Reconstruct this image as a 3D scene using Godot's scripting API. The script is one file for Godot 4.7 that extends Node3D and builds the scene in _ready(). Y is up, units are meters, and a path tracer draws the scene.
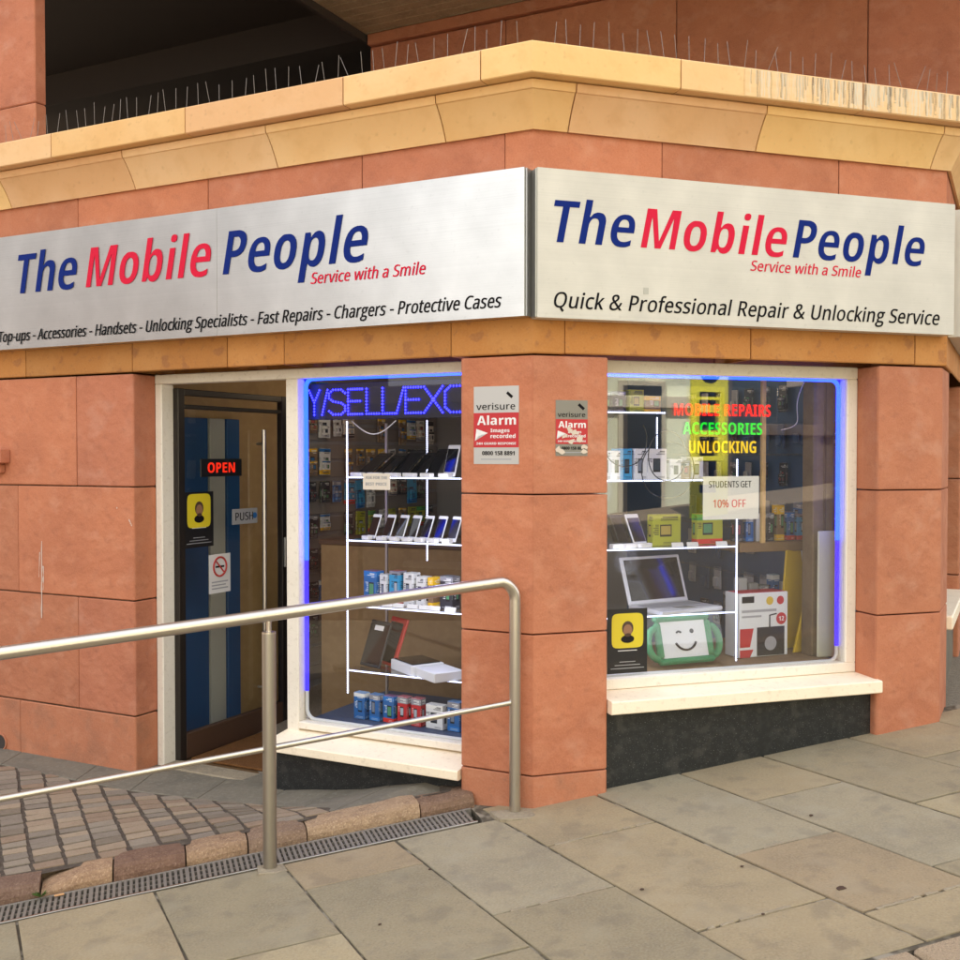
extends Node3D

# ---------------------------------------------------------------- camera model (pixel of the 960 px photograph -> direction)
const FOC := 1062.0
const PITCH := -1.357
const EYE := Vector3(0, 1.455, 0)
const CORNER := Vector3(0.2196, 0, -4.4)
var FL: Transform3D      # left shop front: x along the wall, y up, z out of the wall
var FR: Transform3D      # canted shop front
var F3: Transform3D      # third shop front, round the corner
var G: Transform3D       # sloping pavement
const SLOPE := 0.097
const MIT := 0.41421
var rng := RandomNumberGenerator.new()
var M := {}
var used_names := {}
var shop: Node3D

func ray(px: float, py: float) -> Vector3:
	return (Basis(Vector3.RIGHT, deg_to_rad(PITCH)) * Vector3((px - 480.0) / FOC, (480.0 - py) / FOC, -1.0))
func on_frame(f: Transform3D, px: float, py: float, z := 0.0) -> Vector3:
	var r := ray(px, py)
	var n := f.basis.z
	var t := ((f.origin - EYE).dot(n) + z) / r.dot(n)
	return f.affine_inverse() * (EYE + r * t)
func lp(px: float, py: float, z := 0.0) -> Vector3: return on_frame(FL, px, py, z)
func rp(px: float, py: float, z := 0.0) -> Vector3: return on_frame(FR, px, py, z)
func pave(x: float) -> float: return -0.02 + SLOPE * x

# ---------------------------------------------------------------- scene graph helpers
func numbered(n: String) -> String:
	if not used_names.has(n):
		used_names[n] = 0
		return n
	used_names[n] += 1
	return "%s_%03d" % [n, used_names[n]]
func thing(called: String, label: String, category: String, xf := Transform3D(), group := "") -> Node3D:
	var o := Node3D.new()
	o.name = numbered(called)
	add_child(o)
	o.transform = xf
	o.set_meta("label", label)
	o.set_meta("category", category)
	if group != "": o.set_meta("group", group)
	return o
func structure(called: String) -> Node3D:
	var o := Node3D.new()
	o.name = numbered(called)
	add_child(o)
	o.set_meta("kind", "structure")
	return o
func part(called: String, mesh: Mesh, mat: Material, parent: Node, xf := Transform3D()) -> MeshInstance3D:
	var o := MeshInstance3D.new()
	o.name = called
	o.mesh = mesh
	o.material_override = mat
	o.transform = xf
	parent.add_child(o, true)
	return o
func solo(called: String, label: String, category: String, mesh: Mesh, mat: Material, xf := Transform3D(), group := "") -> MeshInstance3D:
	var o := MeshInstance3D.new()
	o.name = numbered(called)
	o.mesh = mesh
	o.material_override = mat
	o.transform = xf
	add_child(o)
	o.set_meta("label", label)
	o.set_meta("category", category)
	if group != "": o.set_meta("group", group)
	return o
func at(f: Transform3D, p: Vector3, ry := 0.0, rx := 0.0, rz := 0.0) -> Transform3D:
	return f * Transform3D(Basis.from_euler(Vector3(rx, ry, rz)), p)

# ---------------------------------------------------------------- geometry helpers
func begin() -> SurfaceTool:
	var st := SurfaceTool.new()
	st.begin(Mesh.PRIMITIVE_TRIANGLES)
	return st
func tri(st: SurfaceTool, a: Vector3, b: Vector3, c: Vector3, n: Vector3, ua := Vector2.ZERO, ub := Vector2.ZERO, uc := Vector2.ZERO):
	if (b - a).cross(c - a).dot(n) > 0:
		var t := b; b = c; c = t
		var u := ub; ub = uc; uc = u
	st.set_normal(n); st.set_uv(ua); st.add_vertex(a)
	st.set_normal(n); st.set_uv(ub); st.add_vertex(b)
	st.set_normal(n); st.set_uv(uc); st.add_vertex(c)
func quad(st: SurfaceTool, a: Vector3, b: Vector3, c: Vector3, d: Vector3, outward: Vector3):
	var n := (c - a).cross(d - b)
	if n.length() < 1e-12: return
	n = n.normalized()
	if n.dot(outward) < 0: n = -n
	tri(st, a, b, c, n, Vector2(0, 0), Vector2(1, 0), Vector2(1, 1))
	tri(st, a, c, d, n, Vector2(0, 0), Vector2(1, 1), Vector2(0, 1))
func inset(poly: PackedVector2Array, b: float) -> PackedVector2Array:
	var out := PackedVector2Array()
	var n := poly.size()
	var ccw := 0.0
	for i in n: ccw += poly[i].cross(poly[(i + 1) % n])
	var s := 1.0 if ccw > 0 else -1.0
	for i in n:
		var e0 := (poly[i] - poly[(i + n - 1) % n]).normalized()
		var e1 := (poly[(i + 1) % n] - poly[i]).normalized()
		var n0 := Vector2(-e0.y, e0.x) * s
		var n1 := Vector2(-e1.y, e1.x) * s
		var m := n0 + n1
		var k := b / maxf(0.3, m.dot(n0))
		out.append(poly[i] + m * k)
	return out
# upright prism over a plan polygon (x, z), chamfered at the top (and bottom) edge; tops may follow a height function
func prism(st: SurfaceTool, poly: PackedVector2Array, y0: float, y1: float, b := 0.004, chamfer_bottom := true, top = null):
	var ins := inset(poly, b)
	var n := poly.size()
	var c := Vector2.ZERO
	for p in poly: c += p
	c /= n
	var rings := []
	var f := func(p: Vector2, y: float, up: bool) -> Vector3:
		return Vector3(p.x, (top.call(p) + (y - y1)) if (up and top != null) else y, p.y)
	if chamfer_bottom:
		rings.append([ins, y0, false])
		rings.append([poly, y0 + b, false])
	else:
		rings.append([poly, y0, false])
	rings.append([poly, y1 - b, true])
	rings.append([ins, y1, true])
	for k in rings.size() - 1:
		for i in n:
			var j := (i + 1) % n
			var p0: Vector2 = rings[k][0][i]; var p1: Vector2 = rings[k][0][j]
			var q0: Vector2 = rings[k + 1][0][i]; var q1: Vector2 = rings[k + 1][0][j]
			var e := (poly[j] - poly[i])
			var o := Vector2(e.y, -e.x)
			if o.dot((poly[i] + poly[j]) * 0.5 - c) < 0: o = -o
			o = o.normalized()
			var tilt := 0.0
			if chamfer_bottom and k == 0: tilt = -0.5
			if k == rings.size() - 2: tilt = 0.5
			quad(st, f.call(p0, rings[k][1], rings[k][2]), f.call(p1, rings[k][1], rings[k][2]), f.call(q1, rings[k + 1][1], rings[k + 1][2]), f.call(q0, rings[k + 1][1], rings[k + 1][2]), Vector3(o.x, tilt, o.y))
	var idx := Geometry2D.triangulate_polygon(ins)
	for t in range(0, idx.size(), 3):
		var a: Vector3 = f.call(ins[idx[t]], y1, true); var bb: Vector3 = f.call(ins[idx[t + 1]], y1, true); var cc: Vector3 = f.call(ins[idx[t + 2]], y1, true)
		var nn := (bb - a).cross(cc - a)
		if nn.length() > 1e-12:
			nn = nn.normalized()
			tri(st, a, bb, cc, nn if nn.y > 0 else -nn)
		tri(st, f.call(ins[idx[t]], y0, false), f.call(ins[idx[t + 1]], y0, false), f.call(ins[idx[t + 2]], y0, false), Vector3.DOWN)
func box(st: SurfaceTool, lo: Vector3, hi: Vector3, b := 0.003):
	prism(st, PackedVector2Array([Vector2(lo.x + b, lo.z), Vector2(hi.x - b, lo.z), Vector2(hi.x, lo.z + b), Vector2(hi.x, hi.z - b), Vector2(hi.x - b, hi.z), Vector2(lo.x + b, hi.z), Vector2(lo.x, hi.z - b), Vector2(lo.x, lo.z + b)]), lo.y, hi.y, b)
func plain_box(st: SurfaceTool, lo: Vector3, hi: Vector3):
	var v := []
	for i in 8: v.append(Vector3(hi.x if i & 1 else lo.x, hi.y if i & 2 else lo.y, hi.z if i & 4 else lo.z))
	quad(st, v[0], v[1], v[3], v[2], Vector3(0, 0, -1)); quad(st, v[4], v[5], v[7], v[6], Vector3(0, 0, 1))
	quad(st, v[0], v[2], v[6], v[4], Vector3(-1, 0, 0)); quad(st, v[1], v[3], v[7], v[5], Vector3(1, 0, 0))
	quad(st, v[0], v[1], v[5], v[4], Vector3(0, -1, 0)); quad(st, v[2], v[3], v[7], v[6], Vector3(0, 1, 0))
func bm(lo: Vector3, hi: Vector3, b := 0.003) -> ArrayMesh:
	var st := begin()
	if b > 0: box(st, lo, hi, b)
	else: plain_box(st, lo, hi)
	return st.commit()
func sheet(x0: float, x1: float, y0: float, y1: float, z: float) -> ArrayMesh:
	var st := begin()
	quad(st, Vector3(x0, y0, z), Vector3(x1, y0, z), Vector3(x1, y1, z), Vector3(x0, y1, z), Vector3.BACK)
	return st.commit()
func tube(st: SurfaceTool, pts: Array, r: float, seg := 12, caps := true):
	var rings := []
	var up := Vector3.UP
	for i in pts.size():
		var d: Vector3
		if i == 0: d = pts[1] - pts[0]
		elif i == pts.size() - 1: d = pts[i] - pts[i - 1]
		else: d = (pts[i + 1] - pts[i]).normalized() + (pts[i] - pts[i - 1]).normalized()
		d = d.normalized()
		if i == 0: up = Vector3.UP if absf(d.y) < 0.9 else Vector3.RIGHT
		var s := d.cross(up).normalized()
		up = s.cross(d).normalized()
		var ring := []
		for k in seg:
			var a := TAU * k / seg
			ring.append([pts[i] + (s * cos(a) + up * sin(a)) * r, s * cos(a) + up * sin(a)])
		rings.append(ring)
	for i in rings.size() - 1:
		for k in seg:
			var j := (k + 1) % seg
			var q := [rings[i][k], rings[i][j], rings[i + 1][j], rings[i + 1][k]]
			for t in [[0, 1, 2], [0, 2, 3]]:
				var a: Vector3 = q[t[0]][0]; var b: Vector3 = q[t[1]][0]; var c: Vector3 = q[t[2]][0]
				var o := [t[0], t[1], t[2]]
				if (b - a).cross(c - a).dot(q[t[0]][1]) > 0: o = [t[0], t[2], t[1]]
				for m in o:
					st.set_normal(q[m][1]); st.set_uv(Vector2(0.5, 0.5)); st.add_vertex(q[m][0])
	if caps:
		for e in [0, rings.size() - 1]:
			var n: Vector3 = (pts[0] - pts[1]).normalized() if e == 0 else (pts[e] - pts[e - 1]).normalized()
			for k in seg:
				tri(st, pts[e], rings[e][k][0], rings[e][(k + 1) % seg][0], n)
func tm(pts: Array, r: float, seg := 12) -> ArrayMesh:
	var st := begin()
	tube(st, pts, r, seg)
	return st.commit()
# a profile (z, y) run along x from xa + ka * z to xb + kb * z, in a shop-front frame
func run_profile(st: SurfaceTool, f: Transform3D, prof: PackedVector2Array, xa: float, ka: float, xb: float, kb: float, smooth_from := 99, smooth_to := -1):
	var n := prof.size()
	var c := Vector2.ZERO
	for p in prof: c += p
	c /= n
	var area := 0.0
	for i in n: area += prof[i].cross(prof[(i + 1) % n])
	var sg := 1.0 if area > 0 else -1.0
	for i in n:
		var j := (i + 1) % n
		var p := prof[i]; var q := prof[j]
		var e := q - p
		var o := Vector2(e.y, -e.x) * sg
		quad(st, f * Vector3(xa + ka * p.x, p.y, p.x), f * Vector3(xb + kb * p.x, p.y, p.x), f * Vector3(xb + kb * q.x, q.y, q.x), f * Vector3(xa + ka * q.x, q.y, q.x), f.basis * Vector3(0, o.y, o.x))
	var idx := Geometry2D.triangulate_polygon(prof)
	for t in range(0, idx.size(), 3):
		for e in 2:
			var v := []
			for m in 3:
				var p := prof[idx[t + m]]
				v.append(f * Vector3((xa + ka * p.x) if e == 0 else (xb + kb * p.x), p.y, p.x))
			var nn: Vector3 = (v[1] - v[0]).cross(v[2] - v[0])
			if nn.length() < 1e-12: continue
			nn = nn.normalized()
			var want: Vector3 = f.basis.x * (-1.0 if e == 0 else 1.0)
			tri(st, v[0], v[1], v[2], nn if nn.dot(want) > 0 else -nn)
# lettering: baseline-left at the origin, width w, capital height cap, facing +z
var fonts := {}
var semi := false            # the fascia signs use a semibold face
func font(bold: bool) -> Font:
	var key := "%s_%s" % [bold, semi]
	if not fonts.has(key):
		var sf := SystemFont.new()
		sf.font_names = PackedStringArray(["Droid Sans"])
		sf.font_weight = 700 if bold else 400
		var fv := FontVariation.new()
		fv.base_font = sf
		if semi: fv.variation_embolden = -0.3 if bold else 0.22
		fonts[key] = fv
	return fonts[key]
func raw_text(s: String, bold: bool) -> Array:
	var t := TextMesh.new()
	t.font = font(bold)
	t.font_size = 64
	t.pixel_size = 1.0 / 64
	t.depth = 0.02
	t.curve_step = 1.0
	t.horizontal_alignment = HORIZONTAL_ALIGNMENT_LEFT
	t.text = s
	return t.get_mesh_arrays()
func lettering(s: String, bold: bool, w: float, cap: float, shear := 0.0, thick := 0.0012) -> ArrayMesh:
	var hv: PackedVector3Array = raw_text("H", bold)[Mesh.ARRAY_VERTEX]
	var y0 := 1e9; var y1 := -1e9
	for v in hv: y0 = minf(y0, v.y); y1 = maxf(y1, v.y)
	var a := raw_text(s, bold)
	var vs: PackedVector3Array = a[Mesh.ARRAY_VERTEX]
	var x0 := 1e9; var x1 := -1e9
	var sy := cap / (y1 - y0)
	var p := PackedVector3Array()
	for v in vs: x0 = minf(x0, v.x); x1 = maxf(x1, v.x)
	var wide := w - shear * cap
	var lo := 0.0
	for it in 4:
		lo = 1e9
		var hi := -1e9
		for v in vs:
			var x := (v.x - x0) / (x1 - x0) * wide + (v.y - y0) * sy * shear
			lo = minf(lo, x); hi = maxf(hi, x)
		wide += w - (hi - lo)
	for v in vs:
		var y := (v.y - y0) * sy
		p.append(Vector3((v.x - x0) / (x1 - x0) * wide + y * shear - lo, y, thick if v.z > 0 else 0.0))
	var arr := []
	arr.resize(Mesh.ARRAY_MAX)
	arr[Mesh.ARRAY_VERTEX] = p
	arr[Mesh.ARRAY_NORMAL] = a[Mesh.ARRAY_NORMAL]
	arr[Mesh.ARRAY_INDEX] = a[Mesh.ARRAY_INDEX]
	var m := ArrayMesh.new()
	m.add_surface_from_arrays(Mesh.PRIMITIVE_TRIANGLES, arr)
	return m
# lettering between two pixels of the photograph, lying on a shop-front plane
func sign_text(parent: Node3D, f: Transform3D, z: float, s: String, bold: bool, a: Vector2, b: Vector2, cap_px: float, mat: Material, shear := 0.2, called := "lettering"):
	var p := on_frame(f, a.x, a.y, z)
	var q := on_frame(f, b.x, b.y, z)
	var h := on_frame(f, a.x, a.y - cap_px, z)
	var o := part(called, lettering(s, bold, q.x - p.x, h.y - p.y, shear), mat, parent)
	o.transform = parent.transform.affine_inverse() * f * Transform3D(Basis(), Vector3(p.x, p.y * 0.5 + q.y * 0.5, z))

# ---------------------------------------------------------------- materials
func lin(r: float, g: float, b: float) -> Color:
	return Color(r, g, b).linear_to_srgb()
func noise_image(size: int, sd: int, freq: float, oct: int, kind := FastNoiseLite.TYPE_SIMPLEX_SMOOTH) -> PackedByteArray:
	var n := FastNoiseLite.new()
	n.seed = sd
	n.noise_type = kind
	n.frequency = freq
	n.fractal_octaves = oct
	var im := n.get_seamless_image(size, size)
	im.convert(Image.FORMAT_L8)
	return im.get_data()
# base colour (linear), layers: [seed, frequency, octaves, from, to, strength, colour]
func tex(size: int, base: Color, layers: Array) -> ImageTexture:
	var imgs := []
	for l in layers: imgs.append(noise_image(size, l[0], l[1], l[2]))
	var data := PackedByteArray()
	data.resize(size * size * 3)
	for i in size * size:
		var r := base.r; var g := base.g; var b := base.b
		for k in layers.size():
			var l: Array = layers[k]
			var t: float = clampf((imgs[k][i] / 255.0 - l[3]) / (l[4] - l[3]), 0.0, 1.0) * l[5]
			var c: Color = l[6]
			r += (c.r - r) * t; g += (c.g - g) * t; b += (c.b - b) * t
		data[i * 3] = int(255.0 * pow(clampf(r, 0, 1), 0.4545) + 0.5)
		data[i * 3 + 1] = int(255.0 * pow(clampf(g, 0, 1), 0.4545) + 0.5)
		data[i * 3 + 2] = int(255.0 * pow(clampf(b, 0, 1), 0.4545) + 0.5)
	return ImageTexture.create_from_image(Image.create_from_data(size, size, false, Image.FORMAT_RGB8, data))
func height_tex(size: int, sd: int, freq: float, oct: int) -> ImageTexture:
	return ImageTexture.create_from_image(Image.create_from_data(size, size, false, Image.FORMAT_L8, noise_image(size, sd, freq, oct)))
func stone(t: Texture2D, tint: Color, per_metre: float, rough: float, bump: Texture2D = null, bump_cm := 0.1) -> StandardMaterial3D:
	var m := StandardMaterial3D.new()
	m.albedo_texture = t
	m.albedo_color = tint
	m.roughness = rough
	m.metallic_specular = 0.35
	m.uv1_triplanar = true
	m.uv1_world_triplanar = true
	m.uv1_triplanar_sharpness = 8.0
	m.uv1_scale = Vector3.ONE * per_metre
	if bump:
		m.heightmap_enabled = true
		m.heightmap_texture = bump
		m.heightmap_scale = bump_cm
	return m
func flat(c: Color, rough := 0.5, metal := 0.0) -> StandardMaterial3D:
	var m := StandardMaterial3D.new()
	m.albedo_color = c
	m.roughness = rough
	m.metallic = metal
	return m
func glow(c: Color, e: float) -> StandardMaterial3D:
	var m := StandardMaterial3D.new()
	m.albedo_color = Color(0.05, 0.05, 0.05)
	m.emission_enabled = true
	m.emission = c
	m.emission_energy_multiplier = e
	return m
func glass(alpha := 0.0) -> StandardMaterial3D:
	var m := StandardMaterial3D.new()
	m.transparency = BaseMaterial3D.TRANSPARENCY_ALPHA
	m.albedo_color = Color(0.55, 0.62, 0.6, alpha)
	m.roughness = 0.0
	return m
var PR := {}
func packaging(base: Color) -> StandardMaterial3D:
	# printed carton front: a picture of a handset, a heading, lines of small print
	var w := 64; var h := 96
	var im := Image.create(w, h, false, Image.FORMAT_RGB8)
	im.fill(base)
	var accents := [Color(0.9, 0.9, 0.88), Color(0.1, 0.1, 0.12), Color(0.85, 0.2, 0.15), Color(0.1, 0.45, 0.75), Color(0.95, 0.75, 0.15), Color(0.3, 0.65, 0.3), Color(0.55, 0.55, 0.58)]
	var ink: Color = Color(0.92, 0.92, 0.9) if base.get_luminance() < 0.5 else Color(0.12, 0.12, 0.14)
	var ac: Color = accents[rng.randi() % accents.size()]
	if rng.randf() < 0.6: im.fill_rect(Rect2i(0, 0, w, rng.randi_range(10, 24)), ac)
	if rng.randf() < 0.4: im.fill_rect(Rect2i(0, h - 16, w, 16), accents[rng.randi() % accents.size()])
	var px := rng.randi_range(6, 26); var py := rng.randi_range(24, 34)
	var pw := rng.randi_range(18, 28); var ph := rng.randi_range(34, 46)
	im.fill_rect(Rect2i(px, py, pw, ph), Color(0.06, 0.06, 0.07))
	im.fill_rect(Rect2i(px + 2, py + 4, pw - 4, ph - 10), accents[rng.randi() % accents.size()].lerp(Color(0.3, 0.4, 0.5), 0.4))
	for k in rng.randi_range(3, 7): im.fill_rect(Rect2i(px + pw + 3, py + 5 * k, rng.randi_range(6, 16), 2), ink)
	for k in 3: im.fill_rect(Rect2i(6, 6 + 5 * k, rng.randi_range(14, 44), 3 if k == 0 else 2), ink)
	for k in 2: im.fill_rect(Rect2i(6, h - 9 + 4 * k, rng.randi_range(20, 50), 1), ink)
	var m := StandardMaterial3D.new()
	im.flip_y()
	m.albedo_texture = ImageTexture.create_from_image(im)
	m.roughness = 0.4
	return m
func printed(m: Material) -> Material:
	if PR.has(m): return PR[m][rng.randi() % PR[m].size()]
	return m
func make_materials():
	var bump_fine := height_tex(512, 11, 0.05, 5)
	var bump_coarse := height_tex(512, 12, 0.015, 5)
	var red_t := tex(512, Color(0.52, 0.192, 0.097), [
		[1, 0.006, 4, 0.42, 0.85, 0.65, Color(0.42, 0.148, 0.076)], [2, 0.02, 4, 0.5, 0.9, 0.5, Color(0.60, 0.265, 0.15)],
		[3, 0.035, 5, 0.60, 0.92, 0.5, Color(0.36, 0.13, 0.072)], [4, 0.35, 2, 0.35, 0.8, 0.3, Color(0.60, 0.26, 0.15)], [16, 0.4, 2, 0.7, 0.9, 0.5, Color(0.36, 0.12, 0.062)], [5, 0.012, 5, 0.66, 0.9, 0.35, Color(0.62, 0.32, 0.21)]])
	M.red = []
	for k in 6:
		var d: float = [1.0, 0.975, 1.015, 0.985, 0.96, 1.0][k]
		M.red.append(stone(red_t, Color(d, d * [1.0, 0.99, 0.99, 1.01, 1.0, 0.98][k], d * [1.0, 1.01, 0.98, 1.01, 1.0, 0.97][k]), 0.62, 0.86, bump_fine, 0.4))
	var grime_t := tex(512, Color(0.50, 0.188, 0.095), [
		[6, 0.006, 3, 0.45, 0.85, 0.5, Color(0.43, 0.155, 0.082)], [7, 0.02, 4, 0.5, 0.9, 0.5, Color(0.58, 0.26, 0.15)],
		[8, 0.010, 5, 0.50, 0.85, 0.55, Color(0.33, 0.145, 0.085)], [9, 0.05, 4, 0.66, 0.92, 0.4, Color(0.26, 0.125, 0.08)], [10, 0.2, 3, 0.35, 0.8, 0.25, Color(0.58, 0.28, 0.17)]])
	M.grimy = [stone(grime_t, Color.WHITE, 0.9, 0.88, bump_fine, 0.15)]
	var yel_t := tex(512, Color(0.78, 0.490, 0.222), [
		[21, 0.006, 3, 0.4, 0.85, 0.6, Color(0.82, 0.56, 0.29)], [22, 0.025, 4, 0.5, 0.95, 0.5, Color(0.66, 0.385, 0.155)],
		[23, 0.07, 4, 0.72, 0.95, 0.45, Color(0.45, 0.25, 0.10)], [24, 0.2, 3, 0.35, 0.8, 0.18, Color(0.74, 0.52, 0.27)]])
	M.yellow = []
	for k in 5:
		var d: float = [1.0, 0.97, 1.01, 0.955, 0.99][k]
		M.yellow.append(stone(yel_t, Color(d, d * [1.0, 0.98, 1.0, 0.97, 1.0][k], d * [1.0, 0.94, 0.95, 1.0, 1.04][k]), 0.62, 0.85, bump_fine, 0.12))
	# lintel: the buff skin has flaked off in patches and shows the darker red stone
	var lin_t := tex(512, Color(0.55, 0.232, 0.060), [
		[31, 0.006, 3, 0.4, 0.85, 0.6, Color(0.62, 0.30, 0.095)], [32, 0.03, 4, 0.55, 0.9, 0.5, Color(0.46, 0.19, 0.055)],
		[33, 0.016, 5, 0.66, 0.74, 0.55, Color(0.34, 0.135, 0.058)], [34, 0.07, 5, 0.70, 0.88, 0.5, Color(0.32, 0.15, 0.065)], [35, 0.2, 3, 0.35, 0.8, 0.2, Color(0.64, 0.33, 0.12)]])
	M.lintel = []
	for k in 4:
		var d: float = [0.95, 0.91, 0.97, 0.89][k]
		M.lintel.append(stone(lin_t, Color(d, d, d), 0.8, 0.87, bump_fine, 0.12))
	var mort_t := tex(256, Color(0.16, 0.09, 0.055), [[41, 0.05, 4, 0.4, 0.8, 0.6, Color(0.26, 0.16, 0.10)]])
	M.mortar = stone(mort_t, Color.WHITE, 2.0, 0.95)
	var flag_t := tex(512, Color(0.325, 0.268, 0.172), [
		[51, 0.007, 5, 0.42, 0.8, 0.75, Color(0.24, 0.20, 0.135)], [52, 0.014, 4, 0.5, 0.85, 0.6, Color(0.36, 0.295, 0.19)],
		[53, 0.05, 5, 0.6, 0.95, 0.45, Color(0.24, 0.205, 0.15)], [54, 0.3, 3, 0.4, 0.9, 0.5, Color(0.42, 0.37, 0.27)], [56, 0.35, 2, 0.72, 0.9, 0.6, Color(0.17, 0.145, 0.105)], [57, 0.018, 6, 0.62, 0.82, 0.5, Color(0.22, 0.185, 0.135)], [55, 0.012, 4, 0.6, 0.9, 0.5, Color(0.36, 0.315, 0.225)]])
	M.flag = []
	for c in [Color(1, 1, 1), Color(0.97, 0.958, 0.935), Color(1.02, 0.99, 0.95), Color(1.0, 0.955, 0.92), Color(0.95, 0.94, 0.92), Color(1.05, 1.03, 0.99)]:
		M.flag.append(stone(flag_t, c, 0.55, 0.8, bump_coarse, 0.35))
	var bed_t := tex(256, Color(0.10, 0.08, 0.055), [[61, 0.06, 4, 0.45, 0.8, 0.7, Color(0.22, 0.185, 0.13)], [62, 0.02, 4, 0.6, 0.75, 0.8, Color(0.36, 0.31, 0.235)]])
	M.bed = stone(bed_t, Color.WHITE, 1.1, 0.95, bump_fine, 0.3)
	var sett_t := tex(512, Color(0.295, 0.235, 0.172), [
		[71, 0.02, 4, 0.4, 0.9, 0.5, Color(0.235, 0.182, 0.13)], [72, 0.08, 4, 0.5, 0.85, 0.5, Color(0.31, 0.255, 0.20)], [73, 0.2, 3, 0.6, 0.85, 0.5, Color(0.14, 0.11, 0.085)]])
	M.sett = []
	for c in [Color(1, 1, 1), Color(0.93, 0.93, 0.94), Color(1.06, 1.02, 0.98), Color(1.0, 0.94, 0.9), Color(0.88, 0.87, 0.86), Color(1.1, 1.07, 1.03)]:
		M.sett.append(stone(sett_t, c, 1.6, 0.85, bump_fine, 0.25))
	var bed2 := tex(256, Color(0.085, 0.062, 0.045), [[63, 0.06, 4, 0.45, 0.8, 0.7, Color(0.14, 0.11, 0.08)]])
	M.sett_bed = stone(bed2, Color.WHITE, 1.5, 0.95, bump_fine, 0.3)
	var conc_t := tex(512, Color(0.20, 0.17, 0.125), [
		[81, 0.01, 4, 0.4, 0.8, 0.6, Color(0.145, 0.125, 0.095)], [82, 0.06, 4, 0.55, 0.85, 0.5, Color(0.27, 0.24, 0.185)], [83, 0.2, 3, 0.6, 0.85, 0.4, Color(0.11, 0.095, 0.075)]])
	M.concrete = stone(conc_t, Color.WHITE, 0.8, 0.9, bump_fine, 0.25)
	M.mortar_pale = stone(conc_t, Color(1.25, 1.22, 1.18), 1.5, 0.95, bump_fine, 0.3)
	var kerb_t := tex(512, Color(0.27, 0.20, 0.142), [
		[91, 0.02, 4, 0.4, 0.8, 0.6, Color(0.20, 0.14, 0.10)], [92, 0.07, 4, 0.55, 0.85, 0.5, Color(0.36, 0.28, 0.20)], [93, 0.15, 4, 0.62, 0.8, 0.6, Color(0.52, 0.43, 0.32)], [94, 0.12, 4, 0.65, 0.8, 0.6, Color(0.13, 0.09, 0.065)]])
	M.kerb = []
	for c in [Color(0.86, 0.78, 0.76), Color(1.12, 1.03, 0.94), Color(0.86, 0.76, 0.73), Color(1.08, 1.0, 0.92), Color(0.96, 0.9, 0.86), Color(1.14, 1.08, 1.0), Color(0.9, 0.82, 0.78)]:
		M.kerb.append(stone(kerb_t, c, 1.2, 0.85, bump_coarse, 1.2))
	var road_t := tex(512, Color(0.22, 0.20, 0.17), [[101, 0.2, 4, 0.4, 0.8, 0.7, Color(0.33, 0.30, 0.26)], [102, 0.15, 4, 0.6, 0.8, 0.7, Color(0.12, 0.105, 0.09)]])
	M.granite_kerb = stone(road_t, Color(1.2, 1.1, 0.98), 1.5, 0.9, bump_fine, 0.4)
	M.asphalt = stone(road_t, Color(1.05, 1.0, 0.94), 1.0, 0.9, bump_fine, 0.4)
	var white_t := tex(512, Color(0.85, 0.775, 0.66), [[111, 0.01, 4, 0.45, 0.85, 0.35, Color(0.77, 0.69, 0.57)], [112, 0.06, 5, 0.66, 0.92, 0.32, Color(0.50, 0.41, 0.30)], [114, 0.3, 2, 0.74, 0.9, 0.35, Color(0.45, 0.37, 0.28)]])
	M.white = stone(white_t, Color.WHITE, 0.9, 0.5)
	M.white.metallic_specular = 0.5
	M.sill = stone(white_t, Color(1.08, 1.05, 1.0), 0.7, 0.55)
	var gran_t := tex(512, Color(0.012, 0.013, 0.013), [[121, 0.03, 4, 0.5, 0.85, 0.6, Color(0.035, 0.035, 0.032)], [122, 0.22, 2, 0.80, 0.86, 0.8, Color(0.30, 0.29, 0.27)], [123, 0.012, 5, 0.62, 0.8, 0.5, Color(0.06, 0.055, 0.048)]])
	M.riser = stone(gran_t, Color.WHITE, 1.2, 0.42)
	M.riser.metallic_specular = 0.5
	# brushed aluminium of the fascia signs
	var br := Image.create(512, 512, false, Image.FORMAT_RGB8)
	var hn := PackedByteArray()
	rng.seed = 9
	var rows := []
	for y in 512: rows.append(rng.randf())
	var cloud := noise_image(512, 131, 0.006, 4)
	var spots := noise_image(512, 132, 0.05, 4)
	hn.resize(512 * 512 * 3)
	for y in 512:
		for x in 512:
			var i := y * 512 + x
			var v: float = 0.80 + 0.025 * (rows[y] - 0.5) + 0.06 * (cloud[i] / 255.0 - 0.5)
			v -= 0.03 * clampf((spots[i] / 255.0 - 0.72) / 0.2, 0, 1)
			hn[i * 3] = int(v * 255); hn[i * 3 + 1] = int(v * 254); hn[i * 3 + 2] = int(v * 250)
	br = Image.create_from_data(512, 512, false, Image.FORMAT_RGB8, hn)
	M.brushed = StandardMaterial3D.new()
	M.brushed.albedo_texture = ImageTexture.create_from_image(br)
	M.brushed.metallic = 1.0
	M.brushed.roughness = 0.33
	M.brushed.anisotropy_enabled = true
	M.brushed.anisotropy = 0.6
	M.pale_sign = StandardMaterial3D.new()
	M.pale_sign.albedo_texture = M.brushed.albedo_texture
	M.pale_sign.albedo_color = Color(1.0, 0.975, 0.925)
	M.pale_sign.metallic = 0.0
	M.pale_sign.roughness = 0.38
	M.alu = flat(lin(0.42, 0.41, 0.39), 0.4, 0.9)
	M.steel = flat(lin(0.62, 0.57, 0.50), 0.30, 1.0)
	M.steel_dull = flat(lin(0.42, 0.38, 0.32), 0.42, 1.0)
	M.grate = flat(lin(0.28, 0.245, 0.205), 0.6, 0.5)
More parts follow.
